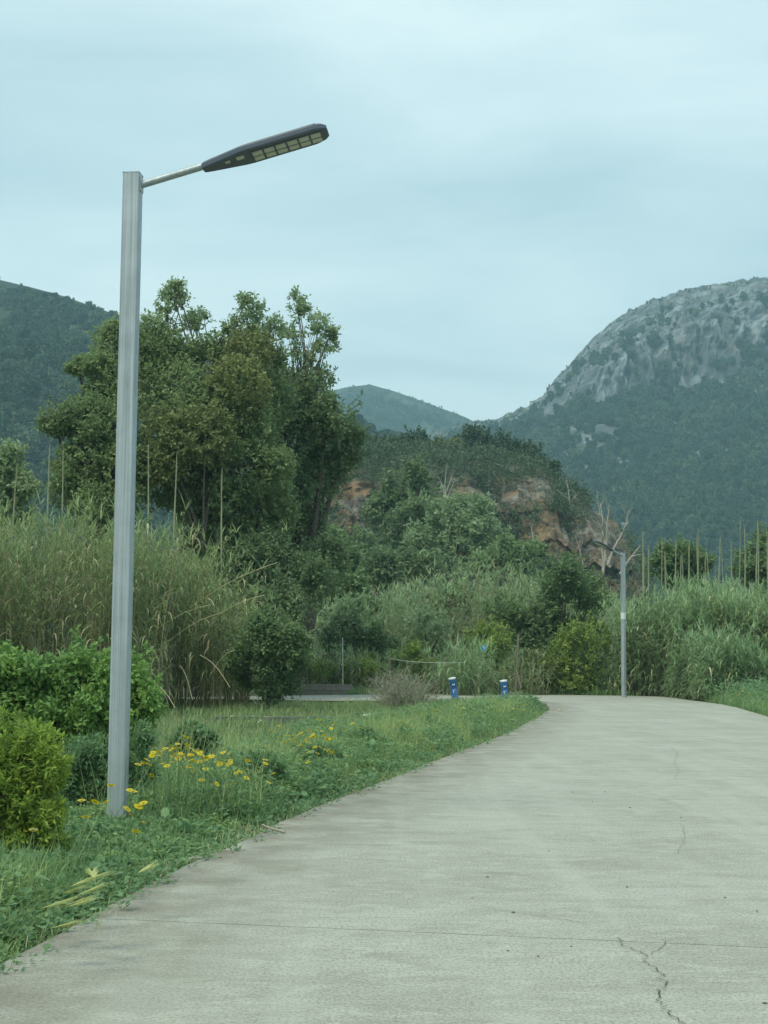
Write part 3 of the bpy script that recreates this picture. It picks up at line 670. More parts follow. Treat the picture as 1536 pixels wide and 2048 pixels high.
def B(px, py, rpx, Y, dep=1.0, sq=1.0, jy=0.0):
    """a blob seen at (px, py) with radius rpx, centred Y (+jitter) metres ahead"""
    y = Y+jy; c = P(px, py, y); r_ = rpx/F_PX*y
    return [c[0], c[1], c[2], r_, r_*dep, r_*sq]
def foot(px, Y, z=None):
    c = P(px, 1318, Y); return np.array([c[0], c[1], ground_z(c[0], c[1]) if z is None else z])

# ---- big trees at the left, behind the canes
YA = 46.0
bl = [B(330, 712, 78, YA), B(425, 735, 82, YA, jy=1), B(500, 735, 70, YA, jy=2), B(345, 800, 92, YA, jy=-1), B(440, 830, 95, YA, jy=-1.5), B(530, 800, 80, YA, jy=1),
      B(380, 900, 95, YA, jy=-2), B(480, 930, 95, YA, jy=-1.5), B(330, 960, 80, YA, jy=-1), B(420, 1010, 90, YA, jy=-1), B(520, 1040, 90, YA), B(290, 770, 60, YA, jy=1)]
tops = [B(350, 600, 32, YA, sq=1.3), B(325, 645, 40, YA), B(385, 640, 36, YA, jy=1), B(350, 570, 14, YA), B(495, 625, 38, YA, sq=1.1), B(470, 660, 34, YA), B(535, 660, 40, YA), B(490, 600, 18, YA)]
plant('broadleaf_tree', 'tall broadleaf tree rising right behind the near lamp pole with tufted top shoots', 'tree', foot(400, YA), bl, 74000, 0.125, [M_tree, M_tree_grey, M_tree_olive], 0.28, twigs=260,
      extra=[(tops, 5800, 0.11, 0.0, 1), ([B(480, 770, 62, YA-2), B(500, 700, 48, YA-1), B(410, 870, 66, YA-3), B(330, 870, 50, YA-3), B(330, 920, 50, YA-3)], 13000, 0.115, 0.6, 2)])  # olive clumps: a brownish windshield reflection painted into the leaf colour
YC = 50.0
bl = [B(600, 800, 78, YC), B(650, 850, 68, YC, jy=-1), B(575, 880, 85, YC, jy=-1), B(660, 920, 60, YC), B(610, 980, 85, YC), B(570, 1080, 80, YC), B(690, 880, 42, YC), B(500, 880, 60, YC, jy=2)]
tops = [B(600, 620, 26, YC, sq=1.4), B(585, 665, 32, YC), B(640, 650, 36, YC), B(655, 690, 30, YC), B(620, 720, 42, YC), B(640, 755, 30, YC), B(590, 590, 12, YC), B(665, 665, 16, YC)]
plant('broadleaf_tree', 'broadleaf tree with an airy see-through top on the right side of the big tree group', 'tree', foot(600, YC), bl, 46000, 0.125, [M_tree_dark, M_tree_grey], 0.26, twigs=220, extra=[(tops, 4600, 0.11, 0.0, 1)])
YB = 43.0
bl = [B(200, 735, 40, YB+1, sq=0.8), B(160, 740, 24, YB+1, sq=.7), B(230, 690, 52, YB+2), B(215, 790, 55, YB+1, sq=.8), B(150, 835, 60, YB, sq=.75), B(220, 860, 70, YB), B(110, 850, 40, YB, sq=.7), B(180, 920, 80, YB), B(240, 950, 75, YB), B(150, 980, 60, YB), B(210, 1020, 80, YB)]
plant('broadleaf_tree', 'dark layered broadleaf tree reaching out left of the near lamp pole', 'tree', foot(210, YB), bl, 50000, 0.11, M_tree, 0.22, twigs=150)
bl = [B(10, 930, 42, 42), B(-40, 960, 60, 42), B(30, 980, 45, 42), B(0, 1030, 55, 42)]
plant('broadleaf_tree', 'pale green tree at the left edge behind the canes', 'tree', foot(-10, 42), bl, 9000, 0.13, M_tree_grey, 0.14, twigs=60)
bl = [B(520, 1150, 85, 44), B(590, 1170, 75, 44), B(560, 1230, 75, 42), B(460, 1120, 80, 45), B(640, 1130, 60, 46)]
plant('undergrowth_tree', 'dark dense young tree at the foot of the big tree group right of the canes', 'tree', foot(545, 44), bl, 36000, 0.11, M_tree_dark, 0.16)

# ---- middle distance: trees between the canes and the knoll
rows_mid = [
 ('dark bushy tree at the left foot of the knoll beside the big trees', [(648, 1105, 50), (612, 1075, 42), (680, 1135, 44), (640, 1160, 50)], 78, M_mid, 0.24),
 ('tall dark round tree standing in front of the knoll between its rock faces', [(815, 985, 50), (790, 1030, 55), (845, 1030, 48), (785, 1095, 48), (825, 1090, 55), (835, 950, 26)], 112, M_tree_dark, 0.30),
 ('light green tree with open branches below the middle of the knoll', [(900, 1040, 52), (945, 1055, 50), (870, 1085, 52), (920, 1105, 55), (980, 1085, 40), (955, 1020, 28)], 104, M_tree_grey, 0.28),
 ('low green tree right of the middle trees under the knoll', [(1005, 1110, 36), (1045, 1125, 36), (980, 1135, 34), (1070, 1112, 24)], 96, M_mid, 0.24),
 ('dark shady tree low between the reeds and the knoll', [(760, 1140, 48), (715, 1110, 46), (805, 1135, 44), (855, 1140, 36)], 84, M_tree_dark, 0.22),
 ('grey green tree on the left shoulder of the knoll behind the big trees', [(612, 930, 34), (655, 935, 30), (600, 970, 34)], 134, M_tree_grey, 0.34),
 ('leafy green tree between the small bushy tree and the dark trees', [(640, 1185, 42), (700, 1185, 40), (600, 1215, 44), (660, 1225, 38)], 66, M_mid, 0.18)]
for lab, bs, Y, lm, lf in rows_mid:
    bl = [B(a, b, c, Y, jy=rng.normal(0, 1.5)) for a, b, c in bs]
    plant('broadleaf_tree', lab, 'tree', foot(bs[0][0], Y), bl, 2400*len(bs), lf, lm, 0.2, group=None, twigs=40)
# ---- pines and bushes along the knoll's crest
cr_at = lambda px: float(np.interp(px, pK, crK))
for lab, bs, Y, lm in [
 ('dark pine on the knoll crest behind the tall round tree', [(830, 878, 24), (845, 900, 26), (815, 905, 24)], 186, M_pine),
 ('highest broad pine on the knoll crest', [(945, 868, 20), (965, 880, 26), (930, 890, 22)], 188, M_pine),
 ('dark round pine just right of the highest pine on the knoll', [(1005, 884, 26), (1030, 900, 24), (985, 905, 22)], 188, M_pine),
 ('wide pine on the right part of the knoll crest', [(1062, 905, 24), (1045, 925, 24), (1078, 928, 20)], 187, M_pine),
 ('small lone pine at the right shoulder of the knoll', [(1103, 935, 15), (1101, 955, 17)], 184, M_pine),
 ('low bush on the knoll crest at its left end', [(760, 885, 20), (735, 892, 22), (785, 893, 18)], 186, M_scrub),
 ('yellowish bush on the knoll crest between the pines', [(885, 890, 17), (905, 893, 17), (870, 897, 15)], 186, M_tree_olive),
 ('dark small pine low on the right slope of the knoll', [(1150, 985, 16), (1142, 1000, 16)], 182, M_pine)]:
    bl = [B(a, b+7, c*1.1, Y) for a, b, c in bs]; b0 = P(bs[0][0], cr_at(bs[0][0])+26, Y)
    plant('pine_tree' if lm is M_pine else 'crest_bush', lab, 'pine tree' if lm is M_pine else 'bush', b0, bl, 1500*len(bs), 0.34, lm, 0.22, up=0.9)
# ---- scrub clinging to the knoll (one mass), leaving the bare rock faces open
EXPO = [(716, 1003, 46, 56), (1062, 985, 54, 36), (1098, 1075, 38, 46), (1200, 1055, 46, 58), (1150, 1100, 40, 22), (640, 1015, 26, 24), (620, 1035, 30, 15), (1215, 1110, 45, 40)]
def proj(p):
    d = (np.asarray(p)-np.array([0, 0, CAM_H])) @ CMn; return 768-F_PX*d[..., 0]/d[..., 2], 1024+F_PX*d[..., 1]/d[..., 2]
pos, s_, q, nrm = on_hill(VK, 8500); qx, qy = proj(pos)
kp = np.ones(len(pos), bool); wob = 0.75+0.5*fbm(pos/2.5, 3)
for (ex, ey, rx, ry) in EXPO: kp &= ((qx-ex)/rx/0.85)**2+((qy-ey)/ry/0.85)**2 > wob**2
kp &= (fbm(pos/5, 3) > 0.34) & (rng.random(len(pos)) < np.where(qx > 1120, 0.6, 0.97)*np.where(qx > 1180, .6, 1))
pos = pos[kp]; sb = MB(); sz = 0.5+0.9*rng.random(len(pos))*np.where(s_[kp] > 0.72, 1.2, 0.9)
blobs = np.concatenate([pos+np.stack([0*sz, -0.3*sz, 0.3*sz], -1), np.stack([sz, sz, sz*0.75], -1)], 1)
blob_leaves(sb, blobs, 130000, 0.30, 7, shell=0.5)
sb.build('knoll_scrub', M_scrub, kind='stuff', label='dark low scrub clinging to the sandstone knoll', category='scrub')
# fallen and leaning stems on the rock at the right of the knoll
# ---- bare dead trees
def bare_tree(name, label, pts, Y, r0, twig=5, m=M_deadwood):
    """pts: list of polylines in photo pixels; the first is the trunk"""
    b = P(pts[0][0][0], pts[0][0][1], Y); root = thing(name, label, 'dead tree', b)
    for k, pl in enumerate(pts):
        q = np.array([P(x, y, Y+rng.normal(0, 0.3)*(k > 0)*j) for j, (x, y) in enumerate(pl)])-b
        s_ = np.linspace(0, len(q)-1, 9); path = np.stack([np.interp(s_, np.arange(len(q)), q[:, c]) for c in range(3)], -1)
        rr = 0.62*r0*(1.0 if k == 0 else 0.6)*np.linspace(1, 0.22, 9)
        mb = MB(); tubes(mb, path[None], rr[None], 5)
        for t_ in range(twig):
            j = rng.integers(3, 9); d = norm(path[min(j, 8)]-path[j-2]+rng.normal(0, 0.5, 3)*np.linalg.norm(path[min(j, 8)]-path[j-2])); L = np.linalg.norm(path[-1]-path[0])*(0.1+0.2*rng.random())
            tp = path[j-1][None]+d[None]*np.linspace(0, L, 4)[:, None]+np.array([0, 0, 0.15])*L*np.linspace(0, 1, 4)[:, None]**2
            tubes(mb, tp[None], (rr[j-1]*np.linspace(0.6, 0.2, 4))[None], 3)
        mb.build('trunk' if k == 0 else 'branch', m, root, smooth=True)
    return root
bare_tree('dead_tree', 'bare pale dead tree with several upright stems just left of the far lamp', [[(1205, 1150), (1212, 1100), (1214, 1050), (1219, 1010)], [(1207, 1130), (1202, 1070), (1206, 1040), (1200, 1005)], [(1210, 1100), (1222, 1060), (1228, 1038)], [(1211, 1090), (1204, 1060), (1196, 1040)]], 88, 0.17)
bare_tree('dead_tree', 'leaning bare dead tree rising behind the head of the far lamp', [[(1216, 1130), (1226, 1100), (1243, 1070), (1253, 1045), (1257, 1020)], [(1250, 1055), (1258, 1040), (1262, 1026)], [(1222, 1112), (1208, 1124)]], 78, 0.13)
bare_tree('dead_tree', 'short bare forked snag just right of the far lamp pole', [[(1240, 1148), (1252, 1128), (1268, 1107), (1282, 1090)], [(1262, 1114), (1275, 1110), (1290, 1108)]], 74, 0.12, 2)
bare_tree('dead_tree', 'pale bare tree standing in the scrub in the middle of the knoll', [[(893, 1010), (890, 970), (893, 930)], [(892, 985), (905, 950), (915, 935)], [(891, 990), (880, 960), (872, 945)], [(893, 1000), (908, 965), (922, 952)]], 140, 0.13)
bare_tree('dead_tree', 'thin bare snag on the slope under the right rock face of the knoll', [[(1068, 1095), (1064, 1060), (1062, 1050)], [(1066, 1080), (1072, 1055)]], 130, 0.10, 2)
bare_tree('dead_tree', 'bare grey dead tree on the crest at the right end of the knoll', [[(1140, 1010), (1136, 975), (1132, 955)], [(1140, 1000), (1120, 985), (1110, 975)], [(1141, 1005), (1158, 985)]], 172, 0.13)
bare_tree('dead_tree', 'thin bare dead tree at the outer right shoulder of the knoll', [[(1200, 1030), (1196, 1000), (1193, 978)], [(1199, 1015), (1210, 995)]], 172, 0.12, 3)
bare_tree('dead_tree', 'leaning broken stem lying across the orange rock beside the dead trees', [[(1220, 1135), (1195, 1080), (1170, 1035)], [(1205, 1100), (1190, 1060)]], 130, 0.16, 3)
bare_tree('dead_tree', 'slim bare tree left of the upright dead stems against the rock', [[(1166, 1130), (1158, 1095), (1150, 1070)], [(1160, 1105), (1166, 1080)]], 125, 0.10, 3)

# ------------------------------------------------------------------ canes and reeds
def cane_bed(name, label, xy, hts, lm, stem_m, nleaf, leaf_l, leaf_w, lean=0.12, low=0.3, cat='reeds', dry=0.0, stem_r=0.011, sides=3, droop=1.7, arch=0.25):
    n = len(xy); base = np.stack([xy[:, 0], xy[:, 1], ground_z(xy[:, 0], xy[:, 1])], -1)
    az = rng.random(n)*6.28; ln = np.abs(rng.normal(0, lean, n)); s_ = np.linspace(0, 1, 6)
    off = np.stack([np.cos(az), np.sin(az), 0*az], -1)[:, None, :]*(hts*ln)[:, None, None]*(s_**1.8)[None, :, None]
    path = base[:, None, :]+np.stack([0*s_, 0*s_, s_], -1)[None]*hts[:, None, None]*(1-arch*0.3*ln[:, None, None])+off
    mb = MB(); sm = MB()
    tubes(sm, path, np.ones((n, 1))*stem_r*np.linspace(1, 0.35, 6)[None], sides)
    k = np.repeat(np.arange(n), nleaf); m_ = len(k); t_ = low+(1-low)*rng.random(m_)**0.8
    fi = t_*5; i0 = np.minimum(fi.astype(int), 4); fr = (fi-i0)[:, None]
    pos = path[k, i0]*(1-fr)+path[k, i0+1]*fr
    el = R(62)-R(35)*rng.random(m_); L = leaf_l*(0.55+0.7*rng.random(m_))*(1.1-0.45*t_)
    isdry = rng.random(m_) < (dry*(1.6-1.3*t_))
    az2 = rng.random(m_)*6.28
    for sel, mi in ((~isdry, 0), (isdry, 1)):
        if sel.sum():
            ribbons(mb, pos[sel], az2[sel], el[sel]-(0.7 if mi else 0), L[sel], leaf_w*(0.7+0.5*rng.random(sel.sum())), droop*(0.6+0.7*rng.random(sel.sum())), 4, mi, belly=0.3)
    # the tuft at each tip
    k = np.repeat(np.arange(n), 4); ribbons(mb, path[k, -1]-np.array([0, 0, 0.05]), rng.random(len(k))*6.28, R(78)-R(30)*rng.random(len(k)), leaf_l*0.75*(0.5+0.6*rng.random(len(k))), leaf_w*0.8, 0.9*rng.random(len(k)), 4, 0, belly=0.3)
    root = thing(name, label, cat, (float(xy[:, 0].mean()), float(xy[:, 1].min()), 0.0)); root['kind'] = 'stuff'
    loc = np.array(root.location); 
    for b_ in (mb, sm): b_.V = [v-loc for v in b_.V]
    mb.build('cane_leaves', [lm, M_cane_dry], root, kind='stuff'); sm.build('cane_stems', stem_m, root, kind='stuff')
    return root
def area(px0, px1, y0, y1, n):
    """n points on the ground between two photo columns and two distances"""
    Y = y0+(y1-y0)*rng.random(n); px = px0+(px1-px0)*rng.random(n); return np.stack([(px-768)/F_PX*Y, Y], -1)
xy = area(-330, 330, 32, 39, 780); xy = np.concatenate([xy, area(250, 505, 36, 41, 260)])
hh = interp(768+F_PX*xy[:, 0]/xy[:, 1], [(-330, 4.9), (0, 4.4), (120, 4.55), (240, 4.4), (340, 4.5), (400, 3.9), (480, 2.9), (520, 2.0)])*(0.72+0.30*rng.random(len(xy)))
cane_bed('cane_thicket', 'tall dense thicket of tangled olive canes behind the near lamp pole', xy, hh, M_cane, M_canestem, 32, 0.66, 0.036, lean=0.30, low=0.10, dry=0.15, cat='cane thicket', droop=2.2)
# broken canes leaning out of the thicket
cane_label = ['long broken cane leaning up and right out of the thicket', 'broken cane bent down to the ground in front of the thicket', 'upper broken cane leaning right across the thicket', 'short broken cane at the foot of the thicket', 'short fallen cane nearest the bramble shrub', 'broken cane leaning towards the small bushy tree', 'long thin cane reaching right in front of the dark young tree', 'lower thin cane reaching right in front of the dark young tree']
for ci, (a, b, Y) in enumerate([((330, 1290), (445, 1225), 35), ((400, 1310), (460, 1375), 33.5), ((300, 1270), (420, 1210), 34), ((360, 1330), (385, 1400), 33), ((300, 1365), (350, 1415), 32), ((420, 1350), (470, 1300), 34), ((380, 1215), (555, 1125), 36), ((410, 1250), (530, 1190), 36)]):
    p0, p1 = P(*a, Y), P(*b, Y-0.5); s_ = np.linspace(0, 1, 6)[:, None]; path = p0+(p1-p0)*s_; path[:, 2] += 0.12*np.sin(s_[:, 0]*math.pi)
    bc = MB(); tubes(bc, (path-path[0])[None], np.full((1, 6), 0.008), 4); o = bc.build('broken_cane', M_cane_dry, label=cane_label[ci], category='cane', group='broken canes at the thicket'); o.location = Vector([float(v) for v in path[0]])
# right reed bed
xy = np.concatenate([area(1232, 1760, 47.5, 54, 1500), area(1380, 1800, 43.5, 48, 420)])
pxx = 768+F_PX*xy[:, 0]/xy[:, 1]
ok = xy[:, 1] > np.interp(xy[:, 0], fl[:, 0], fl[:, 1], right=43)+0.8; xy = xy[ok]; pxx = pxx[ok]
hh = interp(pxx, [(1232, 2.9), (1270, 3.2), (1330, 3.4), (1400, 3.4), (1480, 3.5), (1560, 3.7), (1800, 3.7)])*(0.72+0.30*rng.random(len(xy)))
hh = np.where(xy[:, 1] < 48, hh*np.clip(0.05+1.0*fbm(np.stack([xy[:, 0]/1.3, xy[:, 1]/1.3, xy[:, 0]*0], -1), 3), 0.2, 0.95), hh*(0.75+0.5*fbm(np.stack([xy[:, 0]/1.5, xy[:, 1]/1.5, xy[:, 0]*0+2], -1), 2)))
cane_bed('reed_bed', 'tall green reed bed with upright spikes behind the far lamp at the right', xy, hh, M_cane_green, M_canestem, 28, 0.70, 0.055, lean=0.2, low=0.0, dry=0.05, cat='reed bed', droop=2.0)
# low lush reed shoots along the far edge of the road
xy = np.concatenate([area(1090, 1560, 47.2, 49.0, 700), area(1080, 1260, 48, 52, 180)]); ok = xy[:, 1] > np.interp(xy[:, 0], fl[:, 0], fl[:, 1], right=44)+0.35; xy = xy[ok]
cane_bed('reed_shoots', 'low arching bright green reed shoots along the far edge of the road', xy, 0.35+1.0*rng.random(len(xy))**1.5, M_cane_green, M_canestem, 9, 0.50, 0.05, lean=0.15, low=0.0, cat='reeds', droop=2.3)
# middle pale reeds
xy = area(640, 1260, 57, 80, 2600); pxx = 768+F_PX*xy[:, 0]/xy[:, 1]
hh = (1.3+3.2*fbm(np.stack([xy[:, 0]/4, xy[:, 1]/4, xy[:, 0]*0], -1), 3))*(0.7+0.35*rng.random(len(xy)))*interp(pxx, [(640, 1.0), (760, 1.1), (900, 1.45), (1050, 1.5), (1180, 1.25), (1260, 1.1)])
cane_bed('pale_reed_bed', 'wide pale green reed bed filling the middle distance below the knoll', xy, hh, M_cane_pale, M_canestem, 13, 0.7, 0.06, lean=0.12, low=0.15, dry=0.08, cat='reed bed', stem_r=0.014)
xy = area(620, 1100, 49.5, 55, 900); pxx = 768+F_PX*xy[:, 0]/xy[:, 1]
cane_bed('tall_grass_bank', 'rough grass and young reeds on the bank behind the blue bollards', xy, (0.6+1.2*rng.random(len(xy))**1.3)*interp(pxx, [(620, 1.0), (800, 0.8), (950, 0.95), (1100, 0.8)]), M_cane_pale, M_canestem, 12, 0.45, 0.035, lean=0.2, low=0.0, dry=0.16, cat='grass bank')
# arching reed clump beside the bollards
c0 = P(935, 1318, 48.6); xy = c0[:2]+rng.normal(0, 0.45, (26, 2))
cane_bed('arching_reed_clump', 'clump of long arching reed leaves behind the two bollards', xy, 0.8+0.9*rng.random(26), M_cane_green, M_canestem, 12, 0.95, 0.06, lean=0.18, low=0.1, cat='reeds', droop=2.6)

# plumes: one of each kind, then copies
def plume_src():
    root = thing('reed_plume', '', 'reed plume'); sb = MB(); s_ = np.linspace(0, 1, 6)
    tubes(sb, np.stack([0.02*s_**2, 0*s_, s_*0.72], -1)[None], np.linspace(0.012, 0.009, 6)[None], 4); sb.build('stem', M_canestem, root)
    pb = MB(); k = 170; t_ = 0.60+0.40*rng.random(k); a = rng.random(k)*6.28
    pos = np.stack([0.02*t_**2, 0*t_, t_*0.995], -1)
    ribbons(pb, pos, a, R(84)-R(10)*rng.random(k), 0.15*(0.5+0.6*rng.random(k)), 0.02, 0.35, 3)
    tubes(pb, np.stack([0.02*np.linspace(.6, 1.05, 6)**2, np.zeros(6), np.linspace(0.6, 1.06, 6)], -1)[None], np.array([[0.010, 0.026, 0.040, 0.038, 0.022, 0.004]]), 5)
    pb.build('plume', M_plume, root); return root
def copy_thing(src, loc, scale=(1, 1, 1), rz=0.0, tilt=(0, 0), label=None, group=None):
    c = src.copy(); COL.objects.link(c); c.location = Vector([float(v) for v in loc]); c.scale = scale; c.rotation_euler = (tilt[0], tilt[1], rz)
    if label: c['label'] = label
    if group: c['group'] = group
    for ch in src.children:
        d = ch.copy(); COL.objects.link(d); d.parent = c
    return c
plume0 = plume_src(); first = True
def put_plume(px, top, Y, label, group):
    global first
    p1 = P(px, top, Y); gz = float(ground_z(p1[0], p1[1])); h = p1[2]-gz
    q_ = (0.5 if Y < 40 else 0.38+0.45*rng.random()); sc = (q_, q_, h/1.06)
    if first:
        plume0.location = Vector((float(p1[0]), float(p1[1]), gz)); plume0.scale = sc; plume0['label'] = label; plume0['group'] = group; first = False
    else: copy_thing(plume0, (p1[0], p1[1], gz), sc, rng.random()*6.28, (rng.normal(0, .03), rng.normal(0, .03)), label, group)
spikes = [(1285, 1077), (1281, 1124), (1294, 1110), (1318, 1090), (1344, 1096), (1332, 1117), (1352, 1122), (1390, 1074), (1397, 1084), (1374, 1098), (1405, 1120), (1426, 1088), (1430, 1110), (1450, 1112), (1462, 1101), (1472, 1055), (1487, 1067), (1501, 1058), (1512, 1068), (1534, 1074), (1364, 1124), (1480, 1105)]
ordinal = ['first', 'second', 'third', 'fourth', 'fifth', 'sixth', 'seventh', 'eighth', 'ninth', 'tenth', 'eleventh']
ordered = sorted(spikes); spike_label = {}
for k, (px, top) in enumerate(ordered):
    size = 'tall' if top < 1080 else ('middling' if top < 1105 else 'short')
    spike_label[px] = f'{size} pale reed spike, {ordinal[k]} to the right of the far lamp pole' if k < 11 else f'{size} pale reed spike in the reed bed, {ordinal[len(ordered)-1-k]} from the right edge'
for px, top in spikes:
    put_plume(px, top, 51.5+2*rng.random(), spike_label[px], 'reed spikes at the right')
for px, top, lab in [(16, 950, 'leftmost thin reed spike above the cane thicket'), (98, 912, 'tall reed spike well left of the lamp pole, above the canes'), (133, 918, 'reed spike nearest the lamp pole on its left side'), (307, 908, 'reed spike just right of the lamp pole'), (343, 930, 'leaning reed spike second right of the lamp pole'), (450, 957, 'lone reed spike farthest right above the cane thicket')]:
    put_plume(px, top, 35.5, lab, 'reed spikes above the cane thicket')

# ------------------------------------------------------------------ bushes in the middle distance
for lab, bs, Y, lm, lf, n in [
 ('round dark green bush between the pale reeds left of the far lamp', [(1130, 1165, 50), (1165, 1185, 44), (1105, 1185, 36), (1190, 1205, 30), (1140, 1135, 24)], 54.5, M_mid, 0.13, 14000),
 ('yellow green shrub just left of the far lamp pole', [(1170, 1275, 36), (1135, 1295, 36), (1200, 1285, 26), (1150, 1330, 44), (1120, 1335, 30)], 51, M_yellow_shrub, 0.10, 9000),
 ('yellow green shrub behind the right bollard', [(985, 1268, 28), (955, 1275, 24), (1005, 1290, 28), (970, 1305, 30)], 53, M_yellow_shrub, 0.10, 5500),
 ('small yellowish shrub near the end of the sagging rope', [(830, 1312, 24), (805, 1325, 22), (845, 1335, 24)], 51, M_yellow_shrub, 0.10, 5000),
 ('dark green bush behind the thin white pole', [(690, 1262, 38), (660, 1285, 34), (715, 1295, 36), (680, 1315, 32)], 54, M_tree_dark, 0.13, 11000),
 ('dusky green bush right of the middle of the reeds', [(1040, 1235, 42), (1000, 1225, 32), (1075, 1245, 34), (1100, 1225, 26)], 55, M_mid, 0.14, 10000),
 ('low grey green bush among the pale reeds above the sagging rope', [(850, 1250, 34), (885, 1262, 28), (820, 1265, 28)], 55.5, M_tree_grey, 0.12, 6000),
 ('small dark bush between the thin white pole and the rope stake', [(755, 1275, 26), (740, 1300, 26), (775, 1295, 22)], 54, M_mid, 0.12, 5000),
 ('green bush in the pale reeds below the light green tree', [(905, 1200, 30), (935, 1212, 26), (880, 1215, 26)], 62, M_mid, 0.15, 5000),
 ('leafy bush at the left end of the pale reeds beside the dark young tree', [(700, 1225, 34), (735, 1215, 28), (670, 1240, 30)], 60, M_tree_grey, 0.14, 6000),
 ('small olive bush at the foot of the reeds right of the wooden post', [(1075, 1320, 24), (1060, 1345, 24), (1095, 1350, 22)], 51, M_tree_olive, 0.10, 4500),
 ('bright green tree top rising behind the reed bed right of the far lamp', [(1355, 1115, 36), (1390, 1130, 30), (1325, 1135, 26), (1370, 1160, 44)], 60, M_mid, 0.16, 8000),
 ('bright green tree at the right edge behind the reed bed', [(1535, 1105, 42), (1500, 1140, 34), (1570, 1130, 44), (1530, 1165, 44)], 60, M_mid, 0.16, 9000),
 ('low light green shrub behind the block wall', [(640, 1345, 26), (700, 1345, 24), (750, 1340, 24), (670, 1352, 22), (730, 1335, 20)], 50, M_yellow_shrub, 0.07, 9000),
 ('small bushy dark tree with short trunk standing in the field', [(535, 1275, 58), (575, 1290, 44), (500, 1305, 42), (545, 1335, 52), (590, 1320, 34), (530, 1245, 26), (505, 1350, 36), (580, 1360, 34), (475, 1330, 26), (540, 1380, 32)], 35, M_mid, 0.08, 24000),
 ]:
    bl = [B(a, b, c, Y, jy=rng.normal(0, 0.5)) for a, b, c in bs]; small = 'trunk standing' in lab
    plant('small_tree' if small else ('tree' if 'tree' in lab else 'shrub'), lab, 'tree' if 'tree' in lab else 'shrub', foot(bs[0][0] if not small else 538, Y), bl, n, lf, lm, 0.07, group=None, twigs=40)
# grey leafless bush beside the grass verge
def bare_bush(label, px, py, Y, rad, n, h):
    b = foot(px, Y); root = thing('leafless_bush', label, 'bush', b); mb = MB()
    az = rng.random(n)*6.28; sp = rng.random(n)*rad; s_ = np.linspace(0, 1, 5)
    end = np.stack([np.cos(az)*sp, np.sin(az)*sp, h*(0.35+0.65*rng.random(n))], -1)
    k0 = n//3; path = end[:k0, None, :]*np.stack([s_**0.7, s_**0.7, s_], -1)[None]+rng.normal(0, 0.06, (k0, 5, 3))*s_[None, :, None]
    tubes(mb, path, np.ones((k0, 1))*np.linspace(0.011, 0.004, 5)[None], 3)
    k = rng.integers(0, k0, n*3); a_ = path[k, rng.integers(1, 5, n*3)]; d_ = rdir(n*3)*np.array([1, 1, 0.6])+np.array([0, 0, 0.25])
    tubes(mb, a_[:, None, :]+d_[:, None, :]*(np.linspace(0, 1, 4)*0.30)[None, :, None]+rng.normal(0, 0.015, (n*3, 4, 3)), np.ones((n*3, 1))*np.linspace(0.004, 0.002, 4)[None], 3)
    mb.build('branches', M_twig, root); return root
bare_bush('grey leafless bush between the grass verge and the left bollard', 815, 1430, 33, 0.95, 420, 0.8)
bare_bush('low grey dry bush at the end of the sagging rope', 790, 1400, 38, 0.7, 180, 0.9)

# ------------------------------------------------------------------ shrubs beside the near lamp
def shoots_shrub(label, blobs, n, leaf, lm, base, tmpl=NARROW, per=16, up=1.6, tr=0.03):
    return plant('shrub', label, 'shrub', base, blobs, n, leaf, lm, tr, tmpl, per=per, up=up, twigs=120, shell=0.35, crown='leaves', stem='stems', spread=1.2)
Y = 8.6
bl = [B(60, 1520, 62, Y), B(20, 1490, 60, Y, jy=.2), B(95, 1555, 45, Y), B(40, 1590, 70, Y), B(95, 1635, 38, Y), B(30, 1665, 60, Y), B(-50, 1560, 90, Y), B(-130, 1600, 110, Y), B(75, 1490, 36, Y)]
shoots_shrub('bright yellow green shrub at the left edge in front of the lamp pole', bl, 30000, 0.045, M_yellow_near, foot(20, Y))
Y = 13.5
bl = [B(60, 1370, 62, Y), B(150, 1345, 60, Y), B(250, 1350, 58, Y), B(190, 1400, 66, Y), B(100, 1430, 70, Y), B(285, 1410, 46, Y), B(230, 1455, 62, Y), B(0, 1350, 52, Y), B(-90, 1370, 90, Y), B(20, 1420, 66, Y), B(160, 1490, 70, Y), B(270, 1480, 40, Y), B(-60, 1450, 90, Y)]
plant('bramble_shrub', 'big leafy green bramble shrub behind the near lamp pole under the canes', 'shrub', foot(120, Y), bl, 40000, 0.052, M_bramble, 0.035, per=7, twigs=260, shell=0.45, crown='leaves', stem='stems')
Y = 11.2
bl = [B(175, 1520, 42, Y), B(240, 1530, 40, Y), B(140, 1560, 40, Y), B(280, 1480, 26, Y), B(210, 1580, 44, Y), B(280, 1545, 28, Y), B(160, 1600, 36, Y)]
plant('weed_clump', 'dull dark green weed clump around the foot of the near lamp pole', 'weeds', foot(210, Y), bl, 11000, 0.042, M_weed, 0.012, tmpl=NARROW, per=9, shell=0.1, crown='leaves', stem='stems')
bl = [B(385, 1475, 24, 15.5), B(365, 1495, 22, 15.5), B(410, 1490, 22, 15.5)]
plant('weed_clump', 'small upright weed clump behind the yellow flower patch', 'weeds', foot(385, 15.5), bl, 1500, 0.06, M_weed, 0.010, per=8, shell=0.3, crown='leaves', stem='stems')

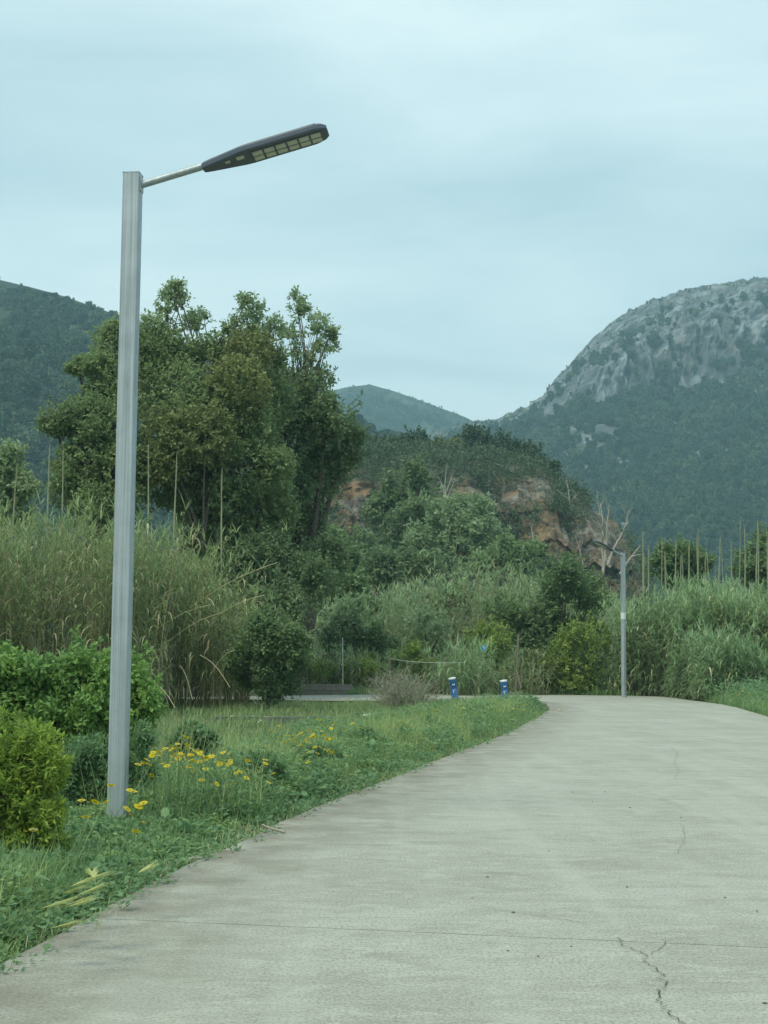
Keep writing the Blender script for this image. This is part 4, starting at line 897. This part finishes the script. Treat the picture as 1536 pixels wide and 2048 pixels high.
# ------------------------------------------------------------------ verge: grass, weeds and flowers
def verge_xy(n, y0, y1, w0, w1, pw=1.0):
    Y = y0*(y1/y0)**rng.random(n); return np.stack([xl(Y)-(w0+(w1-w0)*rng.random(n)**pw), Y], -1)
BANKED = ('verge_grass', 'verge_weeds', 'feathery_weeds', 'mallow_leaves', 'seeding_grass')
def bank_h(xy):
    d = xl(xy[:, 1])-xy[:, 0]; q = np.clip(d/0.65, 0, 1); return (0.32+0.74*q*q*(3-2*q)-0.30*np.clip((d-1.2)/0.5, 0, 1))*np.interp(xy[:, 1], [4, 7.2, 8.6, 10.3, 11.0, 16, 24, 34, 42], [1.15, 1.0, 0.5, 0.38, 0.95, 1.1, 1.45, 1.3, 1.0])
def grass(name, label, xy, per, hgt, wid, lm, lean=0.5, droop=1.1, spread=0.05, segs=3, z0=-0.07):
    k = np.repeat(np.arange(len(xy)), per); n = len(k); b = xy[k]+rng.normal(0, spread, (n, 2))
    bank = bank_h(xy) if name in BANKED else 1.0
    hc = bank*hgt*(0.25+1.5*fbm(np.stack([xy[:, 0]*1.3, xy[:, 1]*0.8, xy[:, 0]*0+5], -1), 3))
    h = hc[k]*(0.55+0.6*rng.random(n))
    pos = np.stack([b[:, 0], b[:, 1], np.full(n, z0)], -1); mb = MB()
    ribbons(mb, pos, rng.random(n)*6.28, R(88)-np.abs(rng.normal(0, lean, n)), h, wid*(0.7+0.6*rng.random(n)), droop*rng.random(n)*1.3, segs, 0)
    return mb.build(name, lm, kind='stuff', label=label, category='grass')
def wd(y): return np.interp(y, [4, 8, 14, 25, 42], [1, 1, 1, 1, 1])
grass('verge_grass', 'lush green grass along the left edge of the road', np.concatenate([verge_xy(2600, 3.5, 12, 0.03, 1.9), verge_xy(2400, 12, 42, 0.05, 3.2)]), 14, 0.27, 0.0085, M_grass, 0.45, 1.3, 0.05)
grass('seeding_grass', 'pale yellow green seeding grass on the verge farther along the road', np.concatenate([verge_xy(1500, 14, 34, 0.1, 2.2), verge_xy(60, 4, 7.5, 0.3, 1.1)]), 10, 0.33, 0.009, M_grass_y, 0.35, 1.2, 0.06)
grass('tall_grass', 'sparse taller flowering grass standing above the verge weeds', np.concatenate([verge_xy(260, 10.8, 32, 0.25, 2.6), verge_xy(50, 4, 8, 0.5, 1.5)]), 6, 0.62, 0.005, M_grass_y, 0.30, 0.9, 0.05, segs=5)
# broad leaves of mallow, dock and thistle between the blades
def weeds(name, label, xy, per, leaf, hmax, lm, rad=0.10, tmpl=OVAL):
    n0 = len(xy); k = np.repeat(np.arange(n0), per); n = len(k)
    ht = (bank_h(xy) if name in BANKED else 1.0)*hmax*(0.1+1.5*fbm(np.stack([xy[:, 0]*1.2, xy[:, 1]*0.9, xy[:, 0]*0+9], -1), 3))
    d = rdir(n); d[:, 2] = np.abs(d[:, 2])*0.5+0.1; d = norm(d)
    z = ht[k]*rng.random(n)**0.7
    pos = np.stack([xy[k, 0], xy[k, 1], z-0.07], -1)+np.stack([d[:, 0], d[:, 1], 0*z], -1)*rad*rng.random((n, 1))
    mb = MB(); leaves(mb, pos, d, np.array([0, 0, 1.0])+0.7*rdir(n), leaf*(0.5+0.8*rng.random(n)), tmpl)
    return mb.build(name, lm, kind='stuff', label=label, category='weeds')
weeds('verge_weeds', 'broad leaved green weeds among the grass on the left verge', np.concatenate([verge_xy(900, 3.6, 13, 0.1, 1.9), verge_xy(700, 13, 36, 0.15, 2.6)]), 60, 0.052, 0.30, M_weed, 0.14)
weeds('feathery_weeds', 'fine feathery foliage of the flowering daisies on the left verge', np.concatenate([verge_xy(800, 5, 17, 0.25, 2.0), verge_xy(300, 17, 34, 0.2, 2.2)]), 110, 0.030, 0.33, M_grass, 0.12)
weeds('mallow_leaves', 'large rounded mallow and dock leaves scattered in the verge near the lamp pole', verge_xy(130, 4.5, 16, 0.12, 1.8), 9, 0.058, 0.40, M_weed, 0.15, ROUND)
# short field grass further left and on the right
fx = np.stack([-24+rng.random(9000)*27, 13+31*rng.random(9000)**0.9], -1); fx = fx[fx[:, 0] < xl(fx[:, 1])-1.6]; fx = fx[fx[:, 1] < 40.8]
grass('field_grass', 'rough short grass of the open field left of the road', fx, 12, 0.19, 0.013, M_field, 0.6, 1.2, 0.12)
rx = np.stack([rng.random(2600), 12+33*rng.random(2600)], -1); rx[:, 0] = xr(rx[:, 1])+0.1+rx[:, 0]*3.0
grass('right_verge_grass', 'green grass along the right edge of the road', rx, 14, 0.50, 0.014, M_grass, 0.45, 1.3, 0.08)
rw = rx[::4]; weeds('right_verge_weeds', 'broad leaved weeds at the bend on the right of the road', rw, 40, 0.08, 0.75, M_weed, 0.25)
bk = area(560, 1260, 48.6, 51.0, 900); bk = bk[bk[:, 1] > np.interp(bk[:, 0], fl[:, 0], fl[:, 1])+0.15]
grass('bank_grass', 'green fringe of grass along the far side of the turning', bk, 14, 0.36, 0.02, M_grass, 0.5, 1.2, 0.12)
weeds('creeping_weeds', 'low weeds creeping over the left slab edge', verge_xy(420, 3.6, 32, -0.10, 0.10), 12, 0.032, 0.16, M_weed, 0.05)
grass('dry_thatch', 'dead straw and thatch lying along the left slab edge', verge_xy(420, 3.6, 20, -0.02, 0.18), 4, 0.07, 0.004, M_cane_dry, 1.25, 0.5, 0.06, z0=-0.03)
# wild barley at the lower left
M_ear = leafmat('barley_ear', [(0.13, 0.15, 0.06), (0.19, 0.20, 0.085), (0.24, 0.23, 0.11)], 0.35)
def barley_src():
    root = thing('wild_barley', '', 'barley'); sb = MB(); s_ = np.linspace(0, 1, 7)
    path = np.stack([0.30*s_**2.2, 0*s_, 0.42*s_-0.08*s_**4], -1); tubes(sb, path[None], np.linspace(0.0013, 0.0009, 7)[None], 3); sb.build('stalk', M_grass_y, root)
    eb = MB(); k = 90; t_ = rng.random(k); tip = path[-1]; dr = norm(path[-1]-path[-2])
    pos = tip+dr*(t_*0.085)[:, None]; a = np.where(rng.random(k) < 0.5, 1, -1)*(0.25+0.25*rng.random(k))
    ribbons(eb, pos, a, math.asin(dr[2])-0.1+0.2*rng.random(k), 0.065+0.04*rng.random(k), 0.0035, 0.25, 2)
    eb.build('ear', M_ear, root); return root
b0 = barley_src(); fst = True
for (px, py, Y, rz) in [(-5, 1790, 5.9, 0.1), (15, 1800, 5.8, 0.5), (-20, 1770, 6.0, 0.25), (5, 1815, 5.7, -0.3), (-30, 1820, 5.6, 0.2), (20, 1830, 5.6, 0.35), (-10, 1850, 5.5, 0.0), (30, 1760, 6.2, 0.6), (190, 1775, 6.4, 0.9), (205, 1785, 6.3, 1.9), (-45, 1785, 5.9, 0.3)]:
    p = P(px, py, Y); lab = 'drooping pale ear of wild barley at the lower left edge of the verge' if px < 100 else 'upright wild barley by the bend in the slab edge near the lamp'; grp = 'barley ears at the lower left' if px < 100 else 'barley near the lamp'
    if fst: b0.location = (float(p[0]), float(p[1]), -0.07); b0.rotation_euler.z = rz; b0['label'] = lab; b0['group'] = grp; fst = False
    else: copy_thing(b0, (p[0], p[1], -0.07), (0.8, 0.8, 0.6+0.4*rng.random()), rz, label=lab, group=grp)
# yellow daisies, each one a thing
M_petal = leafmat('yellow_petal', [(0.24, 0.165, 0.003), (0.27, 0.195, 0.004)], 0.35); M_white = leafmat('white_petal', [(0.22, 0.22, 0.19), (0.24, 0.24, 0.21)], 0.35)
M_eye = simple('flower_eye', (0.50, 0.30, 0.02), 0.8)
def flower_mesh(pm_):
    mb = MB(); k = 13; a = np.arange(k)/k*2*np.pi
    pos = np.stack([0.006*np.cos(a), 0.006*np.sin(a), 0*a], -1); ribbons(mb, pos, a, 0.30, 0.017, 0.0105, 0.5, 2, 0, tipw=0.5)
    c = np.concatenate([np.stack([0.008*np.cos(a), 0.008*np.sin(a), 0*a+0.004], -1), [[0, 0, 0.008]]]); mb.add(c, [[j, (j+1) % k, k] for j in range(k)], 1)
    s_ = np.linspace(0, 1, 4); tubes(mb, np.stack([0.02*s_, 0*s_, -0.42*s_], -1)[None], np.full((1, 4), 0.0018), 3, 2)
    return mb.mesh('daisy', [pm_, M_eye, M_weed])
fm, fw = flower_mesh(M_petal), flower_mesh(M_white)
def daisy(px, py, Y, me, label, group, sc=1.0):
    p = P(px, py, Y*(float(np.interp(px, [300, 420, 540, 620], [0.84, 0.89, 0.93, 0.91])) if Y < 20 else 1.0)); 
    if px < 1200 and p[0] > float(xl(p[1]))-0.06: return
    o = bpy.data.objects.new('daisy', me); COL.objects.link(o); o.location = Vector([float(v) for v in p])
    o.rotation_euler = (rng.normal(0.40, 0.22), rng.normal(0, 0.22), rng.random()*6.28); o.scale = (sc*(0.80+0.35*rng.random()),)*3
    o['label'] = label; o['category'] = 'flower'; o['group'] = group
for q in [(163, 1601), (190, 1604), (222, 1571), (172, 1634), (212, 1604), (259, 1580), (266, 1583), (287, 1606), (277, 1613), (286, 1645), (260, 1630), (272, 1663), (343, 1599), (369, 1625), (369, 1632), (254, 1618), (66, 1660), (320, 1628)]:
    daisy(*q, 9.3, fm, 'yellow daisy close to the left of the foot of the near lamp pole' if q[0] < 225 else ('yellow daisy close to the right of the foot of the near lamp pole' if q[0] < 300 else 'yellow daisy standing apart, a step right of the near lamp pole'), 'daisies left of the lamp pole' if q[0] < 225 else ('daisies right of the lamp pole' if q[0] < 300 else 'daisies a step right of the lamp pole'))
cl1 = [(283, 1528), (289, 1526), (300, 1530), (276, 1529), (294, 1520), (318, 1505), (326, 1502), (331, 1497), (343, 1499), (345, 1493), (355, 1488), (374, 1490), (372, 1497), (342, 1514), (352, 1507), (361, 1507), (365, 1509), (356, 1517), (369, 1517), (380, 1511), (391, 1504), (395, 1506), (400, 1506), (412, 1516), (421, 1512), (416, 1517), (386, 1522), (392, 1525), (344, 1525), (359, 1534), (304, 1551), (403, 1560), (447, 1505), (449, 1527), (463, 1520), (457, 1528), (461, 1526), (439, 1528), (372, 1474), (424, 1513), (334, 1532), (377, 1535), (411, 1538), (390, 1542), (432, 1524), (279, 1563), (318, 1512)]
cl1 += [(float(rng.normal(375, 48)), float(rng.normal(1514, 14))) for _ in range(26)]
for q in cl1: daisy(*q, 11.9+0.5*rng.random(), fm, 'yellow daisy in the dense flower patch right of the lamp pole', 'daisies in the dense patch')
cl2 = [(490, 1492), (495, 1521), (531, 1520), (531, 1527), (466, 1568), (496, 1540), (496, 1549), (493, 1556), (514, 1541), (537, 1565), (547, 1547), (480, 1543), (472, 1546), (434, 1568), (497, 1523), (530, 1533)]
for q in cl2: daisy(*q, 11.6+0.4*rng.random(), fm, 'yellow daisy on a taller stem scattered between the two flower patches', 'daisies between the patches')
cl3 = [(575, 1471), (585, 1471), (592, 1472), (598, 1469), (602, 1466), (590, 1476), (611, 1479), (609, 1484), (622, 1473), (626, 1470), (597, 1491), (603, 1490), (560, 1475), (557, 1452), (562, 1451), (555, 1462), (570, 1484), (607, 1506), (617, 1504), (650, 1499), (656, 1501), (663, 1504), (664, 1508), (658, 1452), (666, 1450), (669, 1445), (662, 1457), (664, 1477), (632, 1460), (625, 1447), (597, 1520), (615, 1524), (585, 1532), (630, 1494), (640, 1494), (723, 1456), (705, 1447), (690, 1462), (735, 1447), (750, 1452), (725, 1460)]
cl3 += [(float(rng.normal(605, 32)), float(rng.normal(1476, 13))) for _ in range(18)]
for q in cl3: daisy(*q, 14.8+0.6*rng.random(), fm, 'yellow daisy in the second flower patch farther along the verge', 'daisies in the second patch')
for _ in range(70):
    px = 800+280*rng.random(); daisy(px, 1436-(px-800)*0.10+rng.normal(0, 7), 24+8*rng.random(), fm, 'tiny yellow daisy on the grass near the blue bollards', 'daisies by the bollards')
for q in [(464, 1433), (505, 1432), (532, 1434), (497, 1443), (520, 1442), (612, 1446), (643, 1532), (68, 1659)]:
    daisy(*q, 15.5 if q[0] > 100 else 9, fw, 'small white daisy in the grass of the verge', 'white daisies')
for _ in range(14): daisy(1450+86*rng.random(), 1380+34*rng.random(), 38, fm, 'yellow daisy on the right verge at the bend', 'daisies on the right verge', 1.3)

for px, y0, Y, r_, lm, lab in [(520, 1545, 12.4, 30, M_weed, 'bushy weed clump on the verge right of the dense flower patch'), (640, 1520, 14.6, 26, M_weed, 'bushy weed clump on the verge just below the second flower patch'), (735, 1490, 17.5, 26, M_weed, 'dark weed clump on the verge beyond the second flower patch'), (800, 1475, 19.5, 22, M_grass_y, 'pale seeding weed clump halfway along the verge'), (860, 1462, 22.5, 22, M_weed, 'green weed clump on the verge past halfway to the bend'), (925, 1440, 27, 20, M_tree_grey, 'greyish leafy weed clump on the verge below the left bollard'), (1000, 1425, 31, 18, M_weed, 'weed clump on the verge below the right bollard'), (1060, 1412, 36, 15, M_weed, 'last weed clump on the verge before the bend')]:
    plant('weed_clump', lab, 'weeds', foot(px, Y), [B(px, y0, r_, Y, sq=0.9), B(px-r_, y0+6, r_*0.8, Y), B(px+r_*0.9, y0+8, r_*0.75, Y), B(px, y0+r_, r_, Y)], 2600, 0.05+0.0012*Y, lm, 0.010, tmpl=NARROW, per=8, shell=0.2, crown='leaves', stem='stems')
# ------------------------------------------------------------------ street lamps
def galv():
    m, t, o = mat('galvanised_steel'); c = N(t, 'ShaderNodeTexCoord'); p = N(t, 'ShaderNodeBsdfPrincipled')
    mpg = N(t, 'ShaderNodeMapping'); mpg.inputs['Scale'].default_value = (1, 1, 0.012); t.links.new(c.outputs['Object'], mpg.inputs[0])
    z = N(t, 'ShaderNodeTexNoise'); z.inputs['Scale'].default_value = 70; z.inputs['Detail'].default_value = 4; t.links.new(mpg.outputs[0], z.inputs['Vector'])
    z2 = N(t, 'ShaderNodeTexNoise'); z2.inputs['Scale'].default_value = 9; z2.inputs['Detail'].default_value = 5; t.links.new(c.outputs['Object'], z2.inputs['Vector'])
    ad = N(t, 'ShaderNodeMath', operation='MULTIPLY_ADD'); ad.inputs[1].default_value = 0.35; t.links.new(z2.outputs['Fac'], ad.inputs[0]); t.links.new(z.outputs['Fac'], ad.inputs[2])
    rp = N(t, 'ShaderNodeValToRGB'); rp.color_ramp.elements[0].position = 0.45; rp.color_ramp.elements[0].color = (0.28, 0.32, 0.34, 1); rp.color_ramp.elements[1].position = 0.85; rp.color_ramp.elements[1].color = (0.47, 0.525, 0.545, 1)
    t.links.new(ad.outputs[0], rp.inputs[0]); t.links.new(rp.outputs[0], p.inputs['Base Color'])
    p.inputs['Metallic'].default_value = 0.35; p.inputs['Roughness'].default_value = 0.48; t.links.new(p.outputs[0], o.inputs['Surface']); return m
M_galv = galv()
M_head = simple('lamp_housing', (0.085, 0.105, 0.145), 0.5, noise=(0.10, 0.12, 0.16), nscale=6)
M_led = simple('led_lens', (0.60, 0.60, 0.52), 0.25); M_solar = simple('solar_glass', (0.02, 0.025, 0.05), 0.12); M_stick = simple('white_sticker', (0.72, 0.74, 0.70), 0.5)
def street_lamp(label, px, py_base, Y, H, rotz, arm_dir, sticker=False):
    """arm_dir: heading of the arm (world angle); the pole's faces square to it"""
    b = P(px, py_base, Y); root = thing('street_lamp', label, 'street lamp', (b[0], b[1], -0.07), 'solar street lamps along the road', arm_dir)
    mb = MB(); hw = 0.060; prof = []
    f = 0.010                                                     # square tube: rounded corners, a shallow rib along each face
    side = [(-hw+f, -hw), (-0.020, -hw), (-0.010, -hw-0.0035), (0.006, -hw-0.0035), (0.016, -hw), (hw-f, -hw), (hw-0.3*f, -hw+0.3*f)]
    for k in range(4):
        a = k*math.pi/2; prof += [(x*math.cos(a)-y*math.sin(a), x*math.sin(a)+y*math.cos(a)) for x, y in side]
    prof = np.array(prof); n = len(prof); Hh = H+0.07
    V = np.concatenate([np.hstack([prof, np.zeros((n, 1))]), np.hstack([prof, np.full((n, 1), Hh)])])
    mb.add(V, [[j, (j+1) % n, n+(j+1) % n, n+j] for j in range(n)]); mb.build('pole', M_galv, root)
    cb = MB(); box(cb, (-hw-0.002, -hw-0.002, Hh), (hw+0.002, hw+0.002, Hh+0.008), bev=0.002); cb.build('pole_cap', M_galv, root)
    bp = MB(); box(bp, (-0.13, -0.13, 0.0), (0.13, 0.13, 0.014), bev=0.003); bp.build('base_plate', M_galv, root)
    for sx in (-1, 1):
        for sy in (-1, 1):
            q = MB(); tubes(q, np.array([[[sx*.1, sy*.1, 0.014], [sx*.1, sy*.1, 0.045]]]), np.full((1, 2), 0.010), 6, cap=True); q.build('bolt', M_galv, root)
    tilt = R(16.0); c, s_ = math.cos(tilt), math.sin(tilt); T = lambda u, v, w_: np.array([hw+u*c-w_*s_, v, Hh-0.075+u*s_+w_*c])
    ab = MB(); s2 = np.linspace(-0.02, 0.60, 5); tubes(ab, np.array([[T(u, 0, 0) for u in s2]]), np.full((1, 5), 0.026), 14, cap=True); ab.build('arm', M_galv, root, smooth=True)
    fl_ = MB(); box(fl_, (hw+0.0015, -0.045, Hh-0.125), (hw+0.0075, 0.045, Hh-0.025), bev=0.002); fl_.build('arm_flange', M_galv, root)
    # housing: planform outline, narrow neck, shoulders, chamfered end
    L0 = 0.46; pl = [(0.0, 0.046), (0.06, 0.068), (0.30, 0.138), (0.36, 0.146), (0.84, 0.146), (0.91, 0.110), (0.93, 0.075)]
    ol = [(u, v) for u, v in pl]+[(u, -v) for u, v in pl[::-1]]; m_ = len(ol)
    def ring(sc, w_): return [T(L0+0.465+(u-0.465)*sc, v*sc*0.98, w_) for u, v in ol]
    rings = [ring(0.975, -0.034), ring(1.0, -0.026), ring(1.0, 0.000), ring(0.96, 0.014)]; hb = MB()
    V = np.array([p for r_ in rings for p in r_]); Fq = [[r_*m_+j, r_*m_+(j+1) % m_, (r_+1)*m_+(j+1) % m_, (r_+1)*m_+j] for r_ in range(3) for j in range(m_)]
    hb.add(V, Fq); hb.add(V[:m_], [list(range(m_))]); hb.add(V[3*m_:], [list(range(m_))[::-1]]); hd = hb.build('lamp_head', M_head, root)
    def plate(u0, u1, v0, v1, w0, w1, name, mt, par):
        q = MB(); pts = np.array([T(u, v, w_) for w_ in (w0, w1) for v in (v0, v1) for u in (u0, u1)])
        q.add(pts, [[0, 2, 3, 1], [4, 5, 7, 6], [0, 1, 5, 4], [2, 6, 7, 3], [0, 4, 6, 2], [1, 3, 7, 5]]); return q.build(name, mt, par)
    plate(L0+0.36, L0+0.90, -0.095, 0.095, -0.0375, -0.0345, 'lens_bed', M_head, hd)
    for k in range(6):
        for sd in (-1, 1):
            u = L0+0.375+k*0.086; plate(u, u+0.070, sd*0.046-0.034, sd*0.046+0.034, -0.045, -0.0378, 'led_lens', M_led, hd)
    plate(L0+0.255, L0+0.31, -0.075, -0.020, -0.041, -0.0345, 'sensor_window', M_led, hd); plate(L0+0.17, L0+0.205, -0.055, -0.020, -0.041, -0.0345, 'sensor_window', M_led, hd)
    plate(L0+0.34, L0+0.86, -0.122, 0.122, 0.0145, 0.018, 'solar_panel', M_solar, hd)
    if sticker:
        q = MB(); z0 = H*0.555; V = np.concatenate([np.hstack([prof*1.03, np.full((n, 1), z0)]), np.hstack([prof*1.03, np.full((n, 1), z0+0.20)])])
        q.add(V, [[j, (j+1) % n, n+(j+1) % n, n+j] for j in range(n)]); q.build('sticker', M_stick, root)
    return root
def lamp_height(px, top, Y): return float(P(px, top, Y)[2])
Yn = 10.45; Hn = lamp_height(266, 350, Yn)
street_lamp('tall square galvanised solar street lamp in the near left verge among yellow daisies', 266, 350, Yn, Hn, 0, R(-5))
Yf = 47.6; Hf = lamp_height(1249, 1106, Yf)
street_lamp('far street lamp at the road bend with a white band on its pole', 1248, 1390, Yf, Hf, 0, R(180+42), True)

# ------------------------------------------------------------------ bollards
M_blue = simple('blue_plastic', (0.022, 0.105, 0.30), 0.42, noise=(0.03, 0.13, 0.33), nscale=8); M_cap = simple('white_reflector', (0.72, 0.74, 0.72), 0.4)
def bollard(label, px, py, Y, h, lean, group):
    b = P(px, py, Y); root = thing('bollard', label, 'bollard', (b[0], b[1], -0.05), group); root.rotation_euler = (R(3), R(lean), 0)
    def lathe(pr, mt, name):
        a = np.arange(20)/20*2*np.pi; pr = np.array(pr); V = np.stack([pr[:, None, 0]*np.cos(a), pr[:, None, 0]*np.sin(a), np.repeat(pr[:, 1:2], 20, 1)], -1).reshape(-1, 3)
        q = MB(); q.add(V, [[r_*20+j, r_*20+(j+1) % 20, (r_+1)*20+(j+1) % 20, (r_+1)*20+j] for r_ in range(len(pr)-1) for j in range(20)]); return q.build(name, mt, root, smooth=True)
    rd = 0.098
    lathe([(rd*1.10, 0), (rd*1.10, 0.05), (rd, 0.07), (rd, h*0.55), (rd*0.93, h*0.57), (rd*0.93, h*0.60), (rd, h*0.62), (rd, h-0.045)], M_blue, 'post')
    lathe([(rd*1.03, h-0.044), (rd*1.05, h-0.03), (rd*1.05, h-0.006), (rd*0.98, h), (0.0, h+0.012)], M_cap, 'cap')
    def patch(pts, name):                                          # a sticker bent round the post
        q = MB(); pts = np.array(pts); V = np.stack([rd*1.02*np.sin(pts[:, 0]), -rd*1.02*np.cos(pts[:, 0]), pts[:, 1]], -1); q.add(V, [list(range(len(V)))]); return q.build(name, M_cap, root)
    patch([(-0.25, h*0.70), (0.10, h*0.70), (0.45, h*0.705), (0.45, h*0.775), (0.10, h*0.77), (-0.25, h*0.765)], 'white_label')
    t_ = np.linspace(-1.2, 1.2, 7); oc = [(-0.12-0.26*math.cos(q_), h*0.47+h*0.075*math.sin(q_)) for q_ in t_]; ic = [(-0.12-0.02*math.cos(q_), h*0.47+h*0.072*math.sin(q_)) for q_ in t_[::-1]]
    patch(oc+ic, 'crescent_mark'); patch([(0.16, h*0.48), (0.28, h*0.48), (0.28, h*0.54), (0.16, h*0.54)], 'small_mark')
    return root
bollard('leaning blue bollard with white cap and labels, the taller of the two by the turning', 912, 1400, 42.0, 0.70, -9.5, 'blue bollards at the turning')
bollard('blue bollard half hidden by weeds to the right of the taller leaning bollard', 1012, 1398, 42.6, 0.63, -7, 'blue bollards at the turning')

# ------------------------------------------------------------------ small things in the field
M_block = simple('concrete_block', (0.22, 0.20, 0.17), 0.9, noise=(0.16, 0.145, 0.12), bump=0.4, nscale=12)
wl = thing('low_block_wall', 'low grey concrete block wall at the back of the field behind the small tree', 'wall', G(630, 1389))
bs = MB(); box(bs, (-0.21, -0.10, -0.095), (0.21, 0.10, 0.095), bev=0.008); bme = bs.mesh('block', M_block)
bbx = (690-575)/F_PX*48.5
for c_ in range(2):
    for k in range(5):
        o = bpy.data.objects.new('block', bme); COL.objects.link(o); o.parent = wl
        o.location = (-bbx/2+0.21+k*0.425-(0.2 if c_ == 0 else 0.0), rng.normal(0, 0.006), 0.03+0.2*c_); o.rotation_euler = (0, 0, rng.normal(0, 0.012))
def stick(name, label, cat, pts, r_, m_, sides=6):
    q = np.array(pts, float); b = q[0].copy(); mb = MB(); tubes(mb, (q-b)[None], np.full((1, len(q)), r_), sides, cap=True)
    o = mb.build(name, m_, smooth=True, label=label, category=cat); o.location = Vector([float(v) for v in b]); return o
M_pvc = simple('pale_metal', (0.42, 0.43, 0.40), 0.5); M_rope = simple('faded_rope', (0.40, 0.44, 0.36), 0.8); M_wood = simple('weathered_wood', (0.22, 0.20, 0.16), 0.9, noise=(0.15, 0.13, 0.10))
stick('thin_pole', 'thin white upright pole behind the block wall', 'pole', [P(686, 1385, 48.9), P(685, 1275, 48.9)], 0.02, M_pvc)
stick('rope', 'sagging pale rope strung between a stake and the reeds', 'rope', [P(780, 1317, 47.9), P(810, 1322, 47.9), P(850, 1325, 47.9), P(890, 1326, 47.9), P(930, 1325, 48.0)], 0.010, M_rope)
stick('wooden_stake', 'dark wooden stake holding the left end of the rope', 'stake', [P(781, 1385, 47.9), P(779, 1313, 47.9)], 0.028, M_wood)
stick('wooden_post', 'grey wooden post standing right of the bollards', 'post', [P(1031, 1388, 48.8), P(1034, 1330, 48.8), P(1037, 1268, 48.8)], 0.035, M_wood)
stick('fallen_board', 'broken grey lath leaning against the wooden post', 'lath', [P(1042, 1376, 48.6), P(1032, 1338, 48.7)], 0.03, M_wood)
kb = MB(); a, b = G(430, 1441, -0.03), G(735, 1441, -0.03); L = float(np.linalg.norm(b-a))
for k in range(7): box(kb, (L/7*k+0.01, -0.05, -0.1), (L/7*(k+1)-0.01, 0.05, 0.075+0.01*rng.random()), bev=0.01)
kk = kb.build('edging_strip', simple('old_edging', (0.15, 0.155, 0.13), 0.9, noise=(0.09, 0.10, 0.07), nscale=5), label='long low grey edging strip lying across the field', category='edging'); kk.location = Vector([float(v) for v in a]); kk.rotation_euler.z = math.atan2(b[1]-a[1], b[0]-a[0])
# litter: white tapered bottle with an orange end
lt = thing('litter_bottle', 'white tapered plastic litter with an orange end lying at the field edge', 'litter', G(722, 1438, -0.05)); lt.rotation_euler.z = 0.1
a_ = np.arange(12)/12*2*np.pi
def lathe_x(pr, mt, name):
    pr = np.array(pr); V = np.stack([np.repeat(pr[:, :1], 12, 1), pr[:, 1:]*np.cos(a_)*1.0, pr[:, 1:]*np.sin(a_)+0.06], -1).reshape(-1, 3); q = MB()
    q.add(V, [[r_*12+j, r_*12+(j+1) % 12, (r_+1)*12+(j+1) % 12, (r_+1)*12+j] for r_ in range(len(pr)-1) for j in range(12)]); return q.build(name, mt, lt, smooth=True)
lathe_x([(0, 0.004), (0.02, 0.018), (0.14, 0.045), (0.26, 0.060), (0.30, 0.060)], M_cap, 'white_body'); lathe_x([(0.30, 0.061), (0.34, 0.061), (0.345, 0.0)], simple('yellow_label', (0.62, 0.50, 0.12), 0.5), 'base'); lathe_x([(0.36, 0.0), (0.362, 0.04), (0.42, 0.035), (0.44, 0.0)], simple('orange_cap', (0.55, 0.20, 0.04), 0.5), 'loose_cap')
# blue plastic scrap caught in the reeds
sb = MB(); g_ = np.stack(np.meshgrid(np.linspace(0, 1, 7), np.linspace(0, 1, 7)), -1).reshape(-1, 2)
V = np.stack([g_[:, 0]*0.20-0.1+0.03*np.sin(g_[:, 1]*5), 0.08*np.sin(g_[:, 0]*6+g_[:, 1]*3), g_[:, 1]*0.26-0.13+0.03*np.cos(g_[:, 0]*7)], -1); i = (np.arange(6)[:, None]*7+np.arange(6)[None]).ravel()
sb.add(V, np.stack([i, i+1, i+8, i+7], -1)); o = sb.build('plastic_scrap', simple('blue_film', (0.12, 0.36, 0.52), 0.35), smooth=True, label='crumpled blue plastic scrap caught in the reeds above the bollards', category='litter'); o.location = Vector([float(v) for v in P(966, 1296, 47.8)]); o.scale = (0.6, 0.6, 0.7)
# stick and leaf on the road edge
e = [G(525, 1650, 0.02), G(540, 1656, 0.03), G(555, 1660, 0.015), G(570, 1664, 0.012)]
stick('twig', 'short dry twig lying on the road edge right of the lamp', 'twig', e, 0.008, M_deadwood, 5)
stick('dry_stem', 'curved dry stem at the slab edge below the flower patch', 'stem', [G(372, 1722, 0.02), G(385, 1715, 0.03), G(405, 1716, 0.02), G(420, 1712, 0.01)], 0.005, M_deadwood, 5)
lf = MB(); leaves(lf, np.zeros((5, 3))+rng.normal(0, 0.08, (5, 3))*np.array([1, 1, 0])+np.array([0, 0, 0.02]), rdir(5)*np.array([1, 1, 0.1]), np.array([[0, 0, 1.0]]*5)+0.4*rdir(5), 0.12)
o = lf.build('dry_leaves', M_cane_dry, label='few dry yellow leaves on the road near the far verge', category='leaves', kind='stuff'); o.location = Vector([float(v) for v in G(1122, 1421, 0.0)])

# ------------------------------------------------------------------ air
hz = MB(); box(hz, (-2700, -320, -3), (2700, 2750, 330)); m, t, o_ = mat('haze_air')
v = N(t, 'ShaderNodeVolumePrincipled'); v.inputs['Color'].default_value = (0.55, 0.86, 1.0, 1); v.inputs['Density'].default_value = 0.00040; v.inputs['Anisotropy'].default_value = 0.2
t.links.new(v.outputs[0], o_.inputs['Volume']); hz.build('haze', m, kind='stuff')
